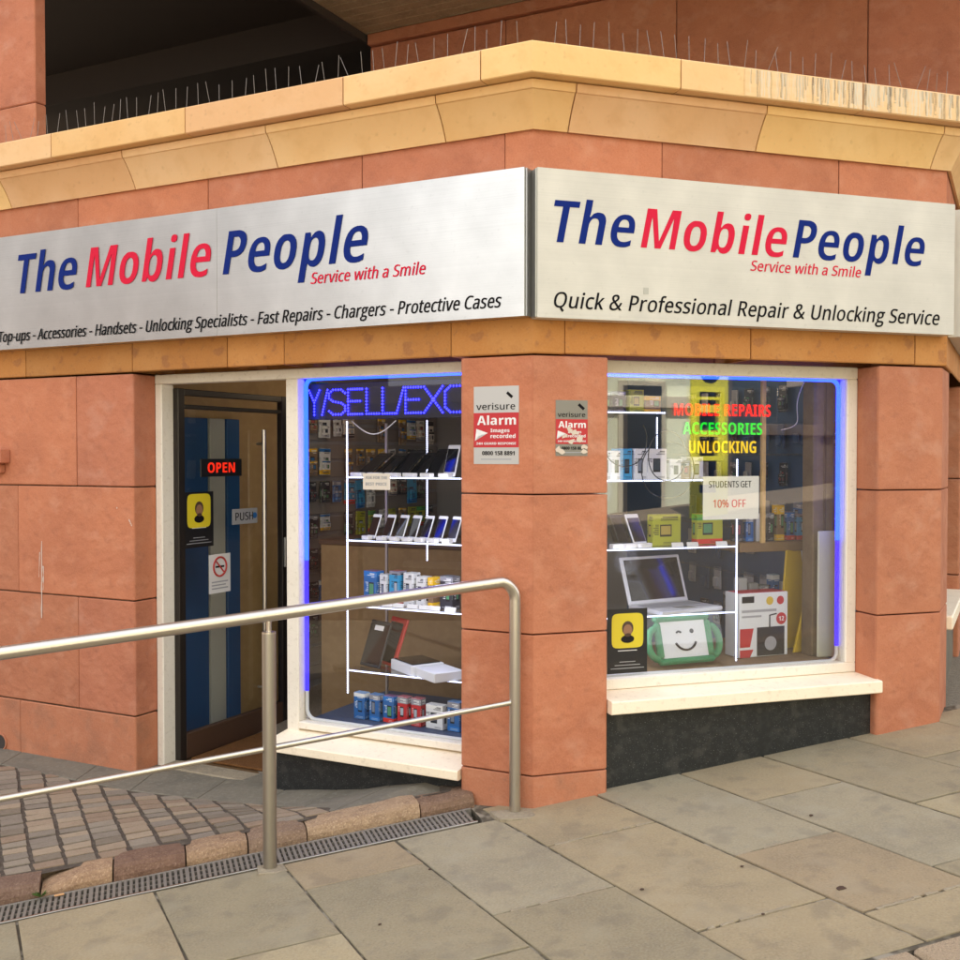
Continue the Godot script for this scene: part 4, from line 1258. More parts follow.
	# entrance: mat well, door mat
	solo("door_mat", "brown coir mat inside the doorway", "mat", bm(Vector3(-0.36, 0, -0.42), Vector3(0.36, 0.012, 0.42), 0.003), M.mat, FL * Transform3D(Basis(), Vector3(-1.77, -0.172, -0.72)))
	# boards standing against the wall behind the door
	var fs := side_frame(-2.49)
	var strips := [[176.0, 206.0, "card_blue_dark", "tall dark blue board standing behind the open door", "board"], [206.5, 221.5, "board_pale", "tall pale grey board between two blue boards behind the door", "board"], [222.0, 234.5, "card_blue_dark", "narrow dark blue board leaning beside the tan wall", "board"]]
	for k in 3:
		var p0 := on_frame(fs, strips[k][0], 600); var p1 := on_frame(fs, strips[k][1], 600)
		solo("display_board", strips[k][3], strips[k][4], bm(Vector3(0, 0, 0), Vector3(p1.x - p0.x, 1.83, 0.02 + 0.012 * k), 0.003), M[strips[k][2]], fs * Transform3D(Basis(), Vector3(p0.x, -0.16, 0.003)))
func portrait(xf: Transform3D, w: float, h: float, label: String):
	var t := thing("portrait_poster", label, "poster", xf)
	part("sheet", bm(Vector3(0, 0, 0), Vector3(w, h, 0.002), 0), M.plastic_black, t)
	var st := begin()
	var s := w * 0.40; var cx := w * 0.5; var cy := h * 0.66
	var pl := PackedVector2Array()
	for k in 24:
		var a := TAU * (k + 0.5) / 24
		var q := Vector2(signf(cos(a)) * pow(absf(cos(a)), 0.3), signf(sin(a)) * pow(absf(sin(a)), 0.3))
		pl.append(q * s)
	prism(st, pl, 0.0, 0.001, 0.0003)
	part("yellow_square", st.commit(), M.sticker_yellow, t, Transform3D(Basis(Vector3.RIGHT, PI / 2), Vector3(cx, cy, 0.002)))
	part("shoulders", disc(s * 0.42, 16, 0.0006), M.black_ink, t, Transform3D(Basis().scaled(Vector3(1, 0.55, 1)), Vector3(cx, cy - s * 0.48, 0.0031)))
	part("hair", disc(s * 0.36, 16, 0.0005), M.wood_brown, t, Transform3D(Basis().scaled(Vector3(1, 1.15, 1)), Vector3(cx, cy + s * 0.14, 0.0038)))
	part("face", disc(s * 0.28, 16, 0.0005), M.skin, t, Transform3D(Basis().scaled(Vector3(1, 1.25, 1)), Vector3(cx, cy + s * 0.02, 0.0045)))
	part("beard", disc(s * 0.2, 12, 0.0004), M.wood_brown, t, Transform3D(Basis().scaled(Vector3(1, 0.5, 1)), Vector3(cx, cy - s * 0.24, 0.0062)))
	part("caption", bm(Vector3(w * 0.26, h * 0.345, 0.002), Vector3(w * 0.74, h * 0.357, 0.0025), 0), M.white_ink, t)
	for k in 3: part("text_line", bm(Vector3(w * [0.3, 0.18, 0.08][k], h * (0.17 - 0.05 * k), 0.002), Vector3(w * [0.7, 0.82, 0.92][k], h * (0.182 - 0.05 * k), 0.0025), 0), M.grey_ink, t)

# ---------------------------------------------------------------- window displays
func led_bar(rack: Node3D, a: Vector3, b: Vector3, r := 0.0038):
	var st := begin()
	var n := int((b - a).length() / 0.0105)
	for k in n + 1: dot(st, a.lerp(b, k / float(n)), r * 1.25)
	part("led_strip", st.commit(), M.led_white, rack)
	part("led_tape", tm([a + Vector3(0, 0, -0.004), b + Vector3(0, 0, -0.004)], r * 0.7, 6), M.plastic_white, rack)
func lamp_at(rack: Node3D, p: Vector3, e: float, c := Color(0.88, 0.9, 1.0)):
	var l := OmniLight3D.new()
	l.name = "led_light"
	l.light_color = c
	l.light_energy = e
	l.light_size = 0.06
	l.omni_range = 4.0
	l.omni_attenuation = 2.0
	l.shadow_enabled = true
	l.position = p
	rack.add_child(l, true)
var phone_mesh := {}
func phone(f: Transform3D, p: Vector3, w: float, h: float, body: Material, lean: float, turn: float, label: String, group: String, tag := true):
	var key := "%s_%s" % [w, h]
	if not phone_mesh.has(key):
		phone_mesh[key] = [bm(Vector3(-w / 2, 0, -0.004), Vector3(w / 2, h, 0.004), 0.003), bm(Vector3(-w * 0.44, h * 0.13, 0.0041), Vector3(w * 0.44, h * 0.87, 0.0048), 0), bm(Vector3(-w * 0.42, 0, 0.012), Vector3(w * 0.42, 0.020, 0.040), 0.002)]
	var t := thing("display_phone", label, "phone", f * Transform3D(Basis(Vector3.UP, turn), p), group)
	var tilt := Transform3D(Basis(Vector3.RIGHT, -lean), Vector3(0, 0.004, 0))
	part("body", phone_mesh[key][0], body, t, tilt)
	part("screen", phone_mesh[key][1], M.screen, t, tilt)
	if tag: part("price_tag", phone_mesh[key][2], M.paper, t)
func carton(f: Transform3D, p: Vector3, s: Vector3, m: Material, label: String, group: String, turn := 0.0, panel_m: Material = null):
	var t := thing("product_box", label, "box", f * Transform3D(Basis(Vector3.UP, turn), p), group)
	part("carton", bm(Vector3(-s.x / 2, 0, -s.z / 2), Vector3(s.x / 2, s.y, s.z / 2), 0.002), printed(m), t)
func rope(f: Transform3D, origin: Vector3, name_label: String, lit: Array, dim: Array, off: Array):
	var t := thing("neon_rope_light", name_label, "rope light", f * Transform3D(Basis(), origin))
	part("neon_tube", tm(lit.map(func(p): return p - origin), 0.0105, 10), M.neon_blue, t)
	part("neon_tube_dim", tm(dim.map(func(p): return p - origin), 0.0100, 10), M.neon_dim, t)
	var side := signf(lit[-1].x - lit[0].x)
	part("neon_spill_glow", tm(lit.map(func(p): return p - origin + Vector3(side * 0.018, 0.016, -0.012)), 0.011, 8), M.neon_spill, t)  # added glow standing in for blue light spilled on the frame
	part("tube_unlit", tm(off.map(func(p): return p - origin), 0.0095, 10), M.tube_off, t)

func strokes(ch: String) -> Array:
	match ch:
		"Y": return [[Vector2(0, 1), Vector2(0.5, 0.5), Vector2(1, 1)], [Vector2(0.5, 0.5), Vector2(0.5, 0)]]
		"/": return [[Vector2(0, 0), Vector2(1, 1)]]
		"S": return [[Vector2(1, 0.86), Vector2(0.75, 1), Vector2(0.25, 1), Vector2(0, 0.86), Vector2(0, 0.66), Vector2(0.25, 0.53), Vector2(0.75, 0.46), Vector2(1, 0.34), Vector2(1, 0.14), Vector2(0.75, 0), Vector2(0.25, 0), Vector2(0, 0.14)]]
		"E": return [[Vector2(1, 1), Vector2(0, 1), Vector2(0, 0), Vector2(1, 0)], [Vector2(0, 0.52), Vector2(0.85, 0.52)]]
		"L": return [[Vector2(0, 1), Vector2(0, 0), Vector2(1, 0)]]
		"X": return [[Vector2(0, 1), Vector2(1, 0)], [Vector2(0, 0), Vector2(1, 1)]]
		"C": return [[Vector2(1, 1), Vector2(0.3, 1), Vector2(0, 0.8), Vector2(0, 0.2), Vector2(0.3, 0), Vector2(1, 0)]]
	return []
func dot(st: SurfaceTool, c: Vector3, r: float):
	var v := [Vector3(r, 0, 0), Vector3(0, r, 0), Vector3(-r, 0, 0), Vector3(0, -r, 0)]
	for k in 4:
		for s in [-1.0, 1.0]:
			var n: Vector3 = (v[k] + v[(k + 1) % 4] + Vector3(0, 0, s * r)).normalized()
			tri(st, c + v[k], c + v[(k + 1) % 4], c + Vector3(0, 0, s * r), n)

func build_left_window():
	var f := FL
	# rope light just inside the glass
	var zr := -0.205
	var c0 := lp(306, 379, zr); var lit := []
	var x_end := -0.30
	lit.append(Vector3(x_end, c0.y, zr))
	lit.append(Vector3(c0.x + 0.04, c0.y, zr))
	for k in range(1, 6):
		var a := PI / 2 + PI / 2 * k / 6.0
		lit.append(Vector3(c0.x + 0.04 + 0.04 * cos(a), c0.y - 0.04 + 0.04 * sin(a), zr))
	lit.append(Vector3(c0.x, c0.y - 0.04, zr))
	var yb := lp(304, 560, zr).y; var yc := lp(304, 690, zr).y; var yd := lp(304, 722, zr).y + 0.02
	lit.append(Vector3(c0.x, yb, zr))
	var off := [Vector3(c0.x, yc, zr), Vector3(c0.x, yd + 0.05, zr)]
	for k in range(1, 6):
		var a := PI + PI / 2 * k / 6.0
		off.append(Vector3(c0.x + 0.05 + 0.05 * cos(a), yd + 0.05 + 0.05 * sin(a), zr))
	off.append(Vector3(c0.x + 0.05, yd, zr)); off.append(Vector3(x_end, yd, zr))
	rope(f, Vector3(c0.x, yd, zr), "blue neon rope light round the window beside the door", lit, [Vector3(c0.x, yb, zr), Vector3(c0.x, yc, zr)], off)
	# dotted message sign
	var zs := -0.24
	var s0 := lp(304, 418, zs); var s1 := lp(304, 384, zs)
	var sg := thing("led_message_sign", "dark panel spelling buy sell exchange in blue led dots", "led sign", f * Transform3D(Basis(), Vector3(s0.x, s0.y, zs)))
	part("panel", bm(Vector3(0.01, -0.01, -0.02), Vector3(1.0, s1.y - s0.y, -0.008), 0.003), M.plastic_black, sg)
	var glyphs := [["Y", 309.0, 319.5], ["/", 322.0, 327.5], ["S", 329.0, 345.0], ["E", 348.0, 362.0], ["L", 366.5, 379.0], ["L", 382.5, 394.5], ["/", 396.5, 403.5], ["E", 405.5, 421.0], ["X", 424.0, 442.5], ["C", 445.0, 463.0]]
	var yl := lp(330, 414.6, zs).y; var yh := lp(330, 390.0, zs).y
	for g in glyphs:
		var xa := lp(g[1], 400, zs).x; var xb := lp(g[2], 400, zs).x
		var st := begin()
		for s in strokes(g[0]):
			for k in s.size() - 1:
				var a := Vector3(lerpf(xa, xb, s[k].x), lerpf(yl, yh, s[k].y), zs); var b := Vector3(lerpf(xa, xb, s[k + 1].x), lerpf(yl, yh, s[k + 1].y), zs)
				var n := maxi(1, int(round((b - a).length() / 0.0145)))
				for q in n: dot(st, a.lerp(b, q / float(n)) - Vector3(s0.x, s0.y, zs), 0.0062)
				if k == s.size() - 2: dot(st, b - Vector3(s0.x, s0.y, zs), 0.0062)
		part("led_letter", st.commit(), M.led_blue, sg)
	# display rack with lit glass shelves
	var zf := -0.36; var zb := -0.72
	var x0 := lp(348, 540, zf).x; var x1 := -0.06
	var rk := thing("display_rack", "glass shelf rack with white led edges in the window beside the door", "display rack", f * Transform3D(Basis(), Vector3(0, 0.10, zb)))
	var o := Vector3(0, -0.10, -zb)
	var ys := [lp(348, 476.5, zf).y, lp(348, 539.5, zf).y, lp(348, 604.5, zf).y, lp(348, 669, zf).y]
	for y in ys:
		part("shelf", bm(Vector3(x0, y - 0.006, zb) + o, Vector3(x1, y, zf) + o, 0), M.shelf_glass, rk)
		led_bar(rk, Vector3(x0, y - 0.004, zf + 0.006) + o, Vector3(x1, y - 0.004, zf + 0.006) + o)
	led_bar(rk, Vector3(x0, lp(348, 692, zf).y, zf + 0.006) + o, Vector3(x0, lp(348, 422, zf).y, zf + 0.006) + o, 0.0045)
	var xb2 := lp(427, 450, zb).x
	led_bar(rk, Vector3(xb2, lp(427, 560, zb).y, zb) + o, Vector3(xb2, lp(427, 421, zb).y, zb) + o, 0.004)
	for x in [x0, x1]: part("upright", bm(Vector3(x - 0.006, 0.10, zb - 0.006) + o, Vector3(x + 0.006, 1.62, zb + 0.006) + o, 0), M.alu, rk)
	for k in 3: lamp_at(rk, Vector3((x0 + x1) / 2, ys[k] - 0.05, zf + 0.03) + o, 0.012)
	# window bed
	solo("window_board", "dark blue display board under the lit shelf rack", "board", bm(Vector3(-1.31, 0.0, -0.95), Vector3(-0.05, 0.02, -0.185), 0.003), M.bed_blue, f * Transform3D(Basis(), Vector3(0, 0.135, 0)))
	# shelf 1: reclining tablets and phones
	var zz := zf - 0.06
	var oi := -1
	for a in [[362.0, 0.11, 0.19, 0.95], [379.0, 0.11, 0.19, 0.95], [397.0, 0.12, 0.19, 0.85], [414.0, 0.10, 0.17, 0.85], [431.0, 0.09, 0.16, 0.6], [449.0, 0.085, 0.155, 0.25]]:
		oi += 1
		phone(f, Vector3(lp(a[0], 476, zz).x, ys[0], zz), a[1], a[2], M.plastic_black if a[0] < 440 else M.plastic_white, a[3], -0.35, "%s reclining phone from the lit corner strip on the top shelf by the door" % ORD[oi], "phones on the top shelf beside the door")
	# shelf 2: a row of white phones
	oi = -1
	for px in [371.0, 385.5, 398.5, 411.0, 423.5, 437.0, 451.0]:
		oi += 1
		phone(f, Vector3(lp(px, 539, zz).x, ys[1], zz), 0.062, 0.128, M.plastic_white, 0.38, -0.3, "%s white phone from the lit corner strip on the second shelf by the door" % ORD[oi], "row of white phones on the second shelf")
	# shelf 3: boxed goods
	var k3 := [[374.0, 0.085, 0.165, "card_blue", "card_dark"], [387.0, 0.045, 0.15, "card_white", ""], [398.0, 0.065, 0.17, "card_cyan", "card_white"], [412.0, 0.06, 0.165, "card_white", "card_dark"], [424.0, 0.055, 0.15, "card_white", "card_brown"], [434.0, 0.03, 0.15, "card_brown", ""], [450.0, 0.08, 0.16, "card_dark", ""]]
	oi = -1
	for a in k3:
		oi += 1
		carton(f, Vector3(lp(a[0], 604, zz - 0.04).x, ys[2], zz - 0.04), Vector3(a[1], a[2], 0.06), M[a[3]], "%s box from the lit corner strip on the third shelf by the door" % ORD[oi], "boxes on the third shelf", -0.2, M[a[4]] if a[4] != "" else null)
		solo("price_card", "%s small price card from the lit corner strip on the third shelf" % ORD[oi], "price card", bm(Vector3(-0.03, 0, -0.003), Vector3(0.03, 0.022, 0.003), 0.001), M.paper, f * Transform3D(Basis(Vector3.RIGHT, -0.4), Vector3(lp(a[0], 604, zf - 0.015).x, ys[2], zf - 0.015)), "price cards on the third shelf")
	# shelf 4: tablets
	var pt := lp(367, 668, zz)
	var tb := thing("display_tablet", "black tablet with a white price tag leaning on the bottom shelf", "tablet", f * Transform3D(Basis(Vector3.UP, -0.35), Vector3(pt.x, ys[3], zz - 0.02)))
	var lean := Transform3D(Basis(Vector3.RIGHT, -0.35), Vector3(0, 0.004, 0))
	part("body", bm(Vector3(-0.075, 0, -0.005), Vector3(0.085, 0.235, 0.005), 0.003), M.plastic_black, tb, lean)
	part("screen", bm(Vector3(-0.068, 0.015, 0.0051), Vector3(0.078, 0.22, 0.0056), 0), M.screen, tb, lean)
	part("price_tag", bm(Vector3(-0.03, 0.185, 0.006), Vector3(0.04, 0.21, 0.008), 0), M.paper, tb, lean)
	tb = thing("display_tablet", "red cased tablet leaning behind the black tablet", "tablet", f * Transform3D(Basis(Vector3.UP, -0.5), Vector3(lp(384, 660, zz - 0.08).x, ys[3], zz - 0.10)))
	part("case", bm(Vector3(-0.075, 0, -0.006), Vector3(0.085, 0.245, 0.006), 0.003), M.red_plastic, tb, lean)
	part("screen", bm(Vector3(-0.066, 0.015, 0.0061), Vector3(0.06, 0.22, 0.0066), 0), M.screen, tb, lean)
	var pb := lp(411, 672, zz)
	tb = thing("tablet_box", "open white box holding a black screened tablet", "box", f * Transform3D(Basis(Vector3.UP, -0.55), Vector3(pb.x, ys[3], zz - 0.06)))
	part("tray", bm(Vector3(-0.11, 0, -0.09), Vector3(0.11, 0.05, 0.09), 0.003), M.plastic_white, tb)
	part("tablet", bm(Vector3(-0.095, 0.05, -0.078), Vector3(0.095, 0.056, 0.078), 0.002), M.screen, tb)
	part("lid", bm(Vector3(0.12, 0, -0.09), Vector3(0.30, 0.045, 0.07), 0.003), M.plastic_white, tb)
	# goods standing on the window board
	var yb0 := 0.156
	var zq := -0.36
	var k5 := [[362.0, 0.068, 0.13, "card_blue", "card_white"], [377.0, 0.062, 0.13, "card_blue", "card_green"], [391.0, 0.065, 0.13, "card_blue", "card_cyan"], [405.0, 0.06, 0.135, "card_red", "card_yellow"], [418.5, 0.058, 0.135, "card_red", "card_yellow"], [437.0, 0.10, 0.115, "card_white", "card_dark"], [456.0, 0.07, 0.14, "card_blue", "card_green"]]
	oi = -1
	for a in k5:
		oi += 1
		carton(f, Vector3(lp(a[0], 722, zq).x, yb0, zq), Vector3(a[1], a[2], 0.045), M[a[3]], "%s handset pack from the door side on the blue window board" % ORD[oi], "handset packs on the window board", -0.12, M[a[4]])
	# taped note
	var na := lp(363, 489.5, -0.19); var nb := lp(390, 473.5, -0.19)
	var nt := thing("price_note", "cream paper note asking for the best price taped to the glass", "notice", f * Transform3D(Basis(), Vector3(na.x, na.y, -0.19)))
	part("paper", bm(Vector3(0, 0, -0.002), Vector3(nb.x - na.x, nb.y - na.y, 0), 0), M.paper_cream, nt)
	part("lettering", lettering("ASK FOR THE", true, (nb.x - na.x) * 0.8, 0.014), M.grey_ink, nt, Transform3D(Basis(), Vector3((nb.x - na.x) * 0.1, 0.05, 0.0004)))
	part("lettering", lettering("BEST PRICE", true, (nb.x - na.x) * 0.78, 0.014), M.grey_ink, nt, Transform3D(Basis(), Vector3((nb.x - na.x) * 0.1, 0.02, 0.0004)))
	var w0 := lp(352, 421, -0.34); var w1 := lp(396, 421, -0.34)
	var cab := []
	for k in 13:
		var u := k / 12.0
		cab.append(Vector3(lerpf(w0.x, w1.x, u), w0.y - 0.065 * sin(PI * u), -0.34))
	solo("cable", "thin white cable hanging in a loop under the dotted sign", "cable", tm(cab.map(func(p): return p - w0), 0.003, 6), M.plastic_white, f * Transform3D(Basis(), w0))

func build_right_window():
	var f := FR
	var zr := -0.205
	var c0 := rp(838.5, 384, zr)
	var ytop := rp(700, 376.5, zr).y
	var lit := [Vector3(0.32, ytop, zr), Vector3(c0.x - 0.045, ytop, zr)]
	for k in range(1, 6):
		var a := PI / 2 - PI / 2 * k / 6.0
		lit.append(Vector3(c0.x - 0.045 + 0.045 * cos(a), ytop - 0.045 + 0.045 * sin(a), zr))
	var yb := rp(845, 540, zr).y; var yc := rp(845, 645, zr).y; var yd := rp(845, 664, zr).y + 0.02
	lit.append(Vector3(c0.x, ytop - 0.045, zr)); lit.append(Vector3(c0.x, yb, zr))
	var off := [Vector3(c0.x, yc, zr), Vector3(c0.x, yd + 0.04, zr)]
	for k in range(1, 6):
		var a := -PI / 2 * k / 6.0
		off.append(Vector3(c0.x - 0.04 + 0.04 * cos(a), yd + 0.04 + 0.04 * sin(a), zr))
	off.append(Vector3(c0.x - 0.04, yd, zr)); off.append(Vector3(0.32, yd, zr))
	rope(f, Vector3(c0.x, yd, zr), "blue neon rope light round the canted shop window", lit, [Vector3(c0.x, yb, zr), Vector3(c0.x, yc, zr)], off)
	# three-line lit sign
	var zs := -0.215
	var s0 := rp(672, 456, zs)
	var sg := thing("led_word_sign", "hanging lit sign reading mobile repairs accessories unlocking", "led sign", f * Transform3D(Basis(), Vector3(s0.x, s0.y, zs)))
	for l in [["MOBILE REPAIRS", 674.0, 416.0, 770.5, 12.0, "led_red"], ["ACCESSORIES", 683.0, 434.5, 762.0, 12.0, "led_green"], ["UNLOCKING", 689.0, 453.0, 756.0, 12.0, "led_yellow"]]:
		sign_text(sg, FR, zs, l[0], true, Vector2(l[1], l[2]), Vector2(l[3], l[2]), l[4], M[l[5]], 0.0, "led_letters")
	part("backing_pane", bm(Vector3(-0.02, -0.02, -0.012), Vector3(0.56, 0.32, -0.008), 0), M.clear, sg)
	# student notice
	var na := rp(703, 520, -0.19); var nb := rp(759, 476, -0.19)
	var w := nb.x - na.x; var h := nb.y - na.y
	var nt := thing("student_notice", "white paper notice offering students ten percent off", "notice", f * Transform3D(Basis(), Vector3(na.x, na.y, -0.19)))
	part("paper", bm(Vector3(0, 0, -0.002), Vector3(w, h, 0), 0), M.paper, nt)
	part("lettering", lettering("STUDENTS GET", false, w * 0.76, 0.030), M.black_ink, nt, Transform3D(Basis(), Vector3(w * 0.1, h * 0.74, 0.0004)))
	part("lettering", lettering("10% OFF", false, w * 0.58, 0.036), M.red_ink, nt, Transform3D(Basis(), Vector3(w * 0.18, h * 0.28, 0.0004)))
	# portrait poster on the glass
	var pa := rp(610, 676, -0.145); var pb := rp(650, 609, -0.145)
	portrait(f * Transform3D(Basis(), Vector3(pa.x, pa.y + 0.002, -0.1735)), pb.x - pa.x, pb.y - pa.y, "black poster with yellow square portrait in the canted window corner")
	# rack
	var zf := -0.36; var zb := -0.74
	var x1 := rp(736, 560, zf).x; var x0 := 0.12
	var rk := thing("display_rack", "glass shelf rack with white led edges in the canted window", "display rack", f * Transform3D(Basis(), Vector3(0, 0.47, zb)))
	var o := Vector3(0, -0.47, -zb)
	var ys := [rp(736, 611, zf).y, rp(736, 545.5, zf).y]
	for y in ys:
		part("shelf", bm(Vector3(x0, y - 0.006, zb) + o, Vector3(x1, y, zf) + o, 0), M.shelf_glass, rk)
		led_bar(rk, Vector3(x0, y - 0.004, zf + 0.006) + o, Vector3(x1, y - 0.004, zf + 0.006) + o)
	led_bar(rk, Vector3(x1, rp(736, 666, zf).y, zf + 0.006) + o, Vector3(x1, rp(736, 460, zf).y, zf + 0.006) + o, 0.0045)
	var z2 := -0.45; var z3 := -0.5
	var y2 := rp(650, 480, z2).y; var y3 := rp(640, 412, z3).y
	part("shelf", bm(Vector3(x0, y2 - 0.006, zb) + o, Vector3(rp(703, 480, z2).x, y2, z2) + o, 0), M.shelf_glass, rk)
	led_bar(rk, Vector3(x0, y2 - 0.003, z2 + 0.005) + o, Vector3(rp(703, 480, z2).x, y2 - 0.003, z2 + 0.005) + o)
	part("shelf", bm(Vector3(x0, y3 - 0.006, zb) + o, Vector3(rp(664, 412, z3).x, y3, z3) + o, 0), M.shelf_glass, rk)
	led_bar(rk, Vector3(x0, y3 - 0.003, z3 + 0.005) + o, Vector3(rp(664, 412, z3).x, y3 - 0.003, z3 + 0.005) + o)
	var xd := rp(657, 440, zb).x
	led_bar(rk, Vector3(xd, rp(657, 448, zb).y, zb) + o, Vector3(xd, rp(657, 418, zb).y, zb) + o, 0.004)
	for p in [Vector3(0.6, ys[0] - 0.06, zf + 0.03), Vector3(0.6, ys[1] - 0.06, zf + 0.03), Vector3(0.5, y2 - 0.05, z2 + 0.03), Vector3(0.45, y3 - 0.04, z3 + 0.03)]: lamp_at(rk, p + o, 0.012)
	# window bed
	solo("window_board", "pale display board at the foot of the canted window", "board", bm(Vector3(0.12, 0.0, -0.95), Vector3(1.66, 0.02, -0.185), 0.003), M.ply, f * Transform3D(Basis(), Vector3(0, 0.44, 0)))
	var yb0 := 0.462
	# boxes on the two upper shelves
	var oi := -1
	for a in [[612.0, 0.06, 0.14, "card_white"], [621.5, 0.065, 0.15, "card_cyan"], [636.0, 0.075, 0.15, "card_white"], [652.0, 0.11, 0.15, "card_white"], [671.0, 0.07, 0.10, "card_white"], [680.5, 0.05, 0.085, "card_brown"], [692.0, 0.07, 0.11, "card_white"]]:
		oi += 1
		carton(f, Vector3(rp(a[0], 478, z2 - 0.08).x, y2, z2 - 0.08), Vector3(a[1], a[2], 0.09), M[a[3]], "%s carton from the corner pillar on the short lit shelf" % ORD[oi], "cartons on the short lit shelf", 0.1)
	oi = -1
	for a in [[614.0, 0.08, 0.10, "card_dark"], [632.0, 0.08, 0.11, "card_lime"], [648.0, 0.09, 0.08, "card_brown"]]:
		oi += 1
		carton(f, Vector3(rp(a[0], 410, z3 - 0.08).x, y3, z3 - 0.08), Vector3(a[1], a[2], 0.09), M[a[3]], "%s small carton from the corner pillar on the highest lit shelf" % ORD[oi], "cartons on the highest lit shelf", 0.1)
	# phones and lime packs above the laptop
	var zz := zf - 0.07
	for px in [613.0, 626.0, 641.0]:
		phone(f, Vector3(rp(px, 546, zz).x, ys[1], zz), 0.085, 0.165, M.plastic_black if px != 641.0 else M.plastic_white, 0.45, 0.3, "%s phone from the corner pillar on the shelf above the laptop" % ORD[[613.0, 626.0, 641.0].find(px)], "phones above the laptop")
	for a in [[664.0, 0.16, 0.15], [707.0, 0.15, 0.15]]:
		carton(f, Vector3(rp(a[0], 546, zz - 0.06).x, ys[1], zz - 0.06), Vector3(a[1], a[2], 0.05), M.card_lime, "%s lime-yellow carton from the corner pillar on the shelf above the laptop" % ORD[0 if a[0] < 700.0 else 1], "lime cartons above the laptop", 0.1)
	for px in [678.0, 693.0, 722.0]:
		solo("price_card", "%s small white price card from the corner pillar above the laptop" % ORD[[678.0, 693.0, 722.0].find(px)], "price card", bm(Vector3(-0.03, 0, -0.003), Vector3(0.03, 0.022, 0.003), 0.001), M.paper, f * Transform3D(Basis(Vector3.RIGHT, -0.4), Vector3(rp(px, 546, zf - 0.012).x, ys[1], zf - 0.012)), "price cards above the laptop")
	# laptop
	var pl := rp(676, 611, zf - 0.10)
	var lt := thing("laptop", "open silver laptop with a dark screen on the glass shelf", "laptop", f * Transform3D(Basis(Vector3.UP, 0.22), Vector3(pl.x + 0.005, ys[0] + 0.001, zf - 0.13)).scaled_local(Vector3(1.12, 1.08, 1.1)))
	part("base", bm(Vector3(-0.165, 0, -0.11), Vector3(0.175, 0.018, 0.12), 0.004), M.silver, lt)
	part("keyboard", bm(Vector3(-0.14, 0.018, -0.08), Vector3(0.15, 0.0195, 0.02), 0), M.grey_ink, lt)
	part("trackpad", bm(Vector3(-0.04, 0.018, 0.035), Vector3(0.05, 0.0190, 0.10), 0), M.alu, lt)
	var op := Transform3D(Basis(Vector3.RIGHT, -0.32), Vector3(0, 0.016, -0.108))
	var lid := part("lid", bm(Vector3(-0.165, 0, -0.006), Vector3(0.175, 0.222, 0.004), 0.004), M.silver, lt, op)
	part("screen", bm(Vector3(-0.148, 0.018, 0.0041), Vector3(0.158, 0.208, 0.0047), 0), M.screen, lid)
	# child's tablet in a green foam case, with a winking face on its screen
	var pc := rp(689, 668, -0.30)
	var ct := thing("foam_tablet", "tablet with a winking face in a chunky green foam case", "tablet", f * Transform3D(Basis(Vector3.UP, 0.08), Vector3(pc.x, yb0 + 0.01, -0.32)))
	var tl := Transform3D(Basis(Vector3.RIGHT, -0.28), Vector3.ZERO)
	var cs := begin()
	for q in [[-0.155, 0.155, 0.0, 0.03], [-0.155, 0.155, 0.20, 0.232], [-0.155, -0.122, 0.03, 0.20], [0.122, 0.155, 0.03, 0.20]]:
		box(cs, Vector3(q[0], q[2], -0.012), Vector3(q[1], q[3], 0.022), 0.010)
	part("foam_case", cs.commit(), M.foam_green, ct, tl)
	for s in [-1.0, 1.0]:
		part("foam_handle", tm(arc(0.062, -PI / 2, PI / 2, 10, Vector3.ZERO).map(func(p): return Vector3(s * (0.150 + p.x * 0.75), 0.10 + p.y * 1.15, 0.005)), 0.017, 10), M.foam_green, ct, tl)
	part("face_card", bm(Vector3(-0.122, 0.03, 0.0), Vector3(0.122, 0.20, 0.010), 0), M.plastic_white, ct, tl)
	part("smile", tm(arc(0.062, PI + 0.45, TAU - 0.45, 12, Vector3(0.005, 0.125, 0.012)), 0.0055, 6), M.black_ink, ct, tl)
	part("eye", disc(0.011, 12, 0.002), M.black_ink, ct, tl * Transform3D(Basis(), Vector3(0.045, 0.150, 0.0105)))
	part("wink", tm(arc(0.014, 0.5, PI - 0.5, 6, Vector3(-0.028, 0.138, 0.012)), 0.0045, 6), M.black_ink, ct, tl)
	part("clear_wrap", bm(Vector3(-0.215, -0.004, 0.030), Vector3(0.20, 0.262, 0.0305), 0), M.clear, ct, tl)
	# boxed loudspeaker
	var ba := rp(739, 667, -0.40); var bb := rp(790, 608, -0.40)
	var bw := bb.x - ba.x; var bh := 0.315
	var sb := thing("speaker_box", "white carton with red panels and a picture of a wheeled loudspeaker", "box", f * Transform3D(Basis(Vector3.UP, 0.06), Vector3(ba.x, yb0, -0.40)))
	part("carton", bm(Vector3(0, 0, -0.12), Vector3(bw, bh, 0), 0.003), M.card_white, sb)
	part("red_top", bm(Vector3(0.01, bh, -0.11), Vector3(bw - 0.01, bh + 0.002, -0.01), 0), M.card_red, sb)
	part("title_bar", bm(Vector3(0.015, bh * 0.85, 0), Vector3(bw * 0.30, bh * 0.95, 0.001), 0), M.black_ink, sb)
	part("text_line", bm(Vector3(0.015, bh * 0.70, 0), Vector3(bw * 0.76, bh * 0.74, 0.001), 0), M.grey_ink, sb)
	part("text_line", bm(Vector3(0.015, bh * 0.62, 0), Vector3(bw * 0.45, bh * 0.65, 0.001), 0), M.grey_ink, sb)
	for q in [[0.16, 0.45], [0.0, 0.12]]:
		var rs := begin()
		quad(rs, Vector3(0.004, bh * q[0], 0.0012), Vector3(bw * 0.22, bh * q[0], 0.0012), Vector3(bw * 0.29, bh * q[1], 0.0012), Vector3(0.004, bh * q[1], 0.0012), Vector3.BACK)
		part("red_flash", rs.commit(), M.card_red, sb)
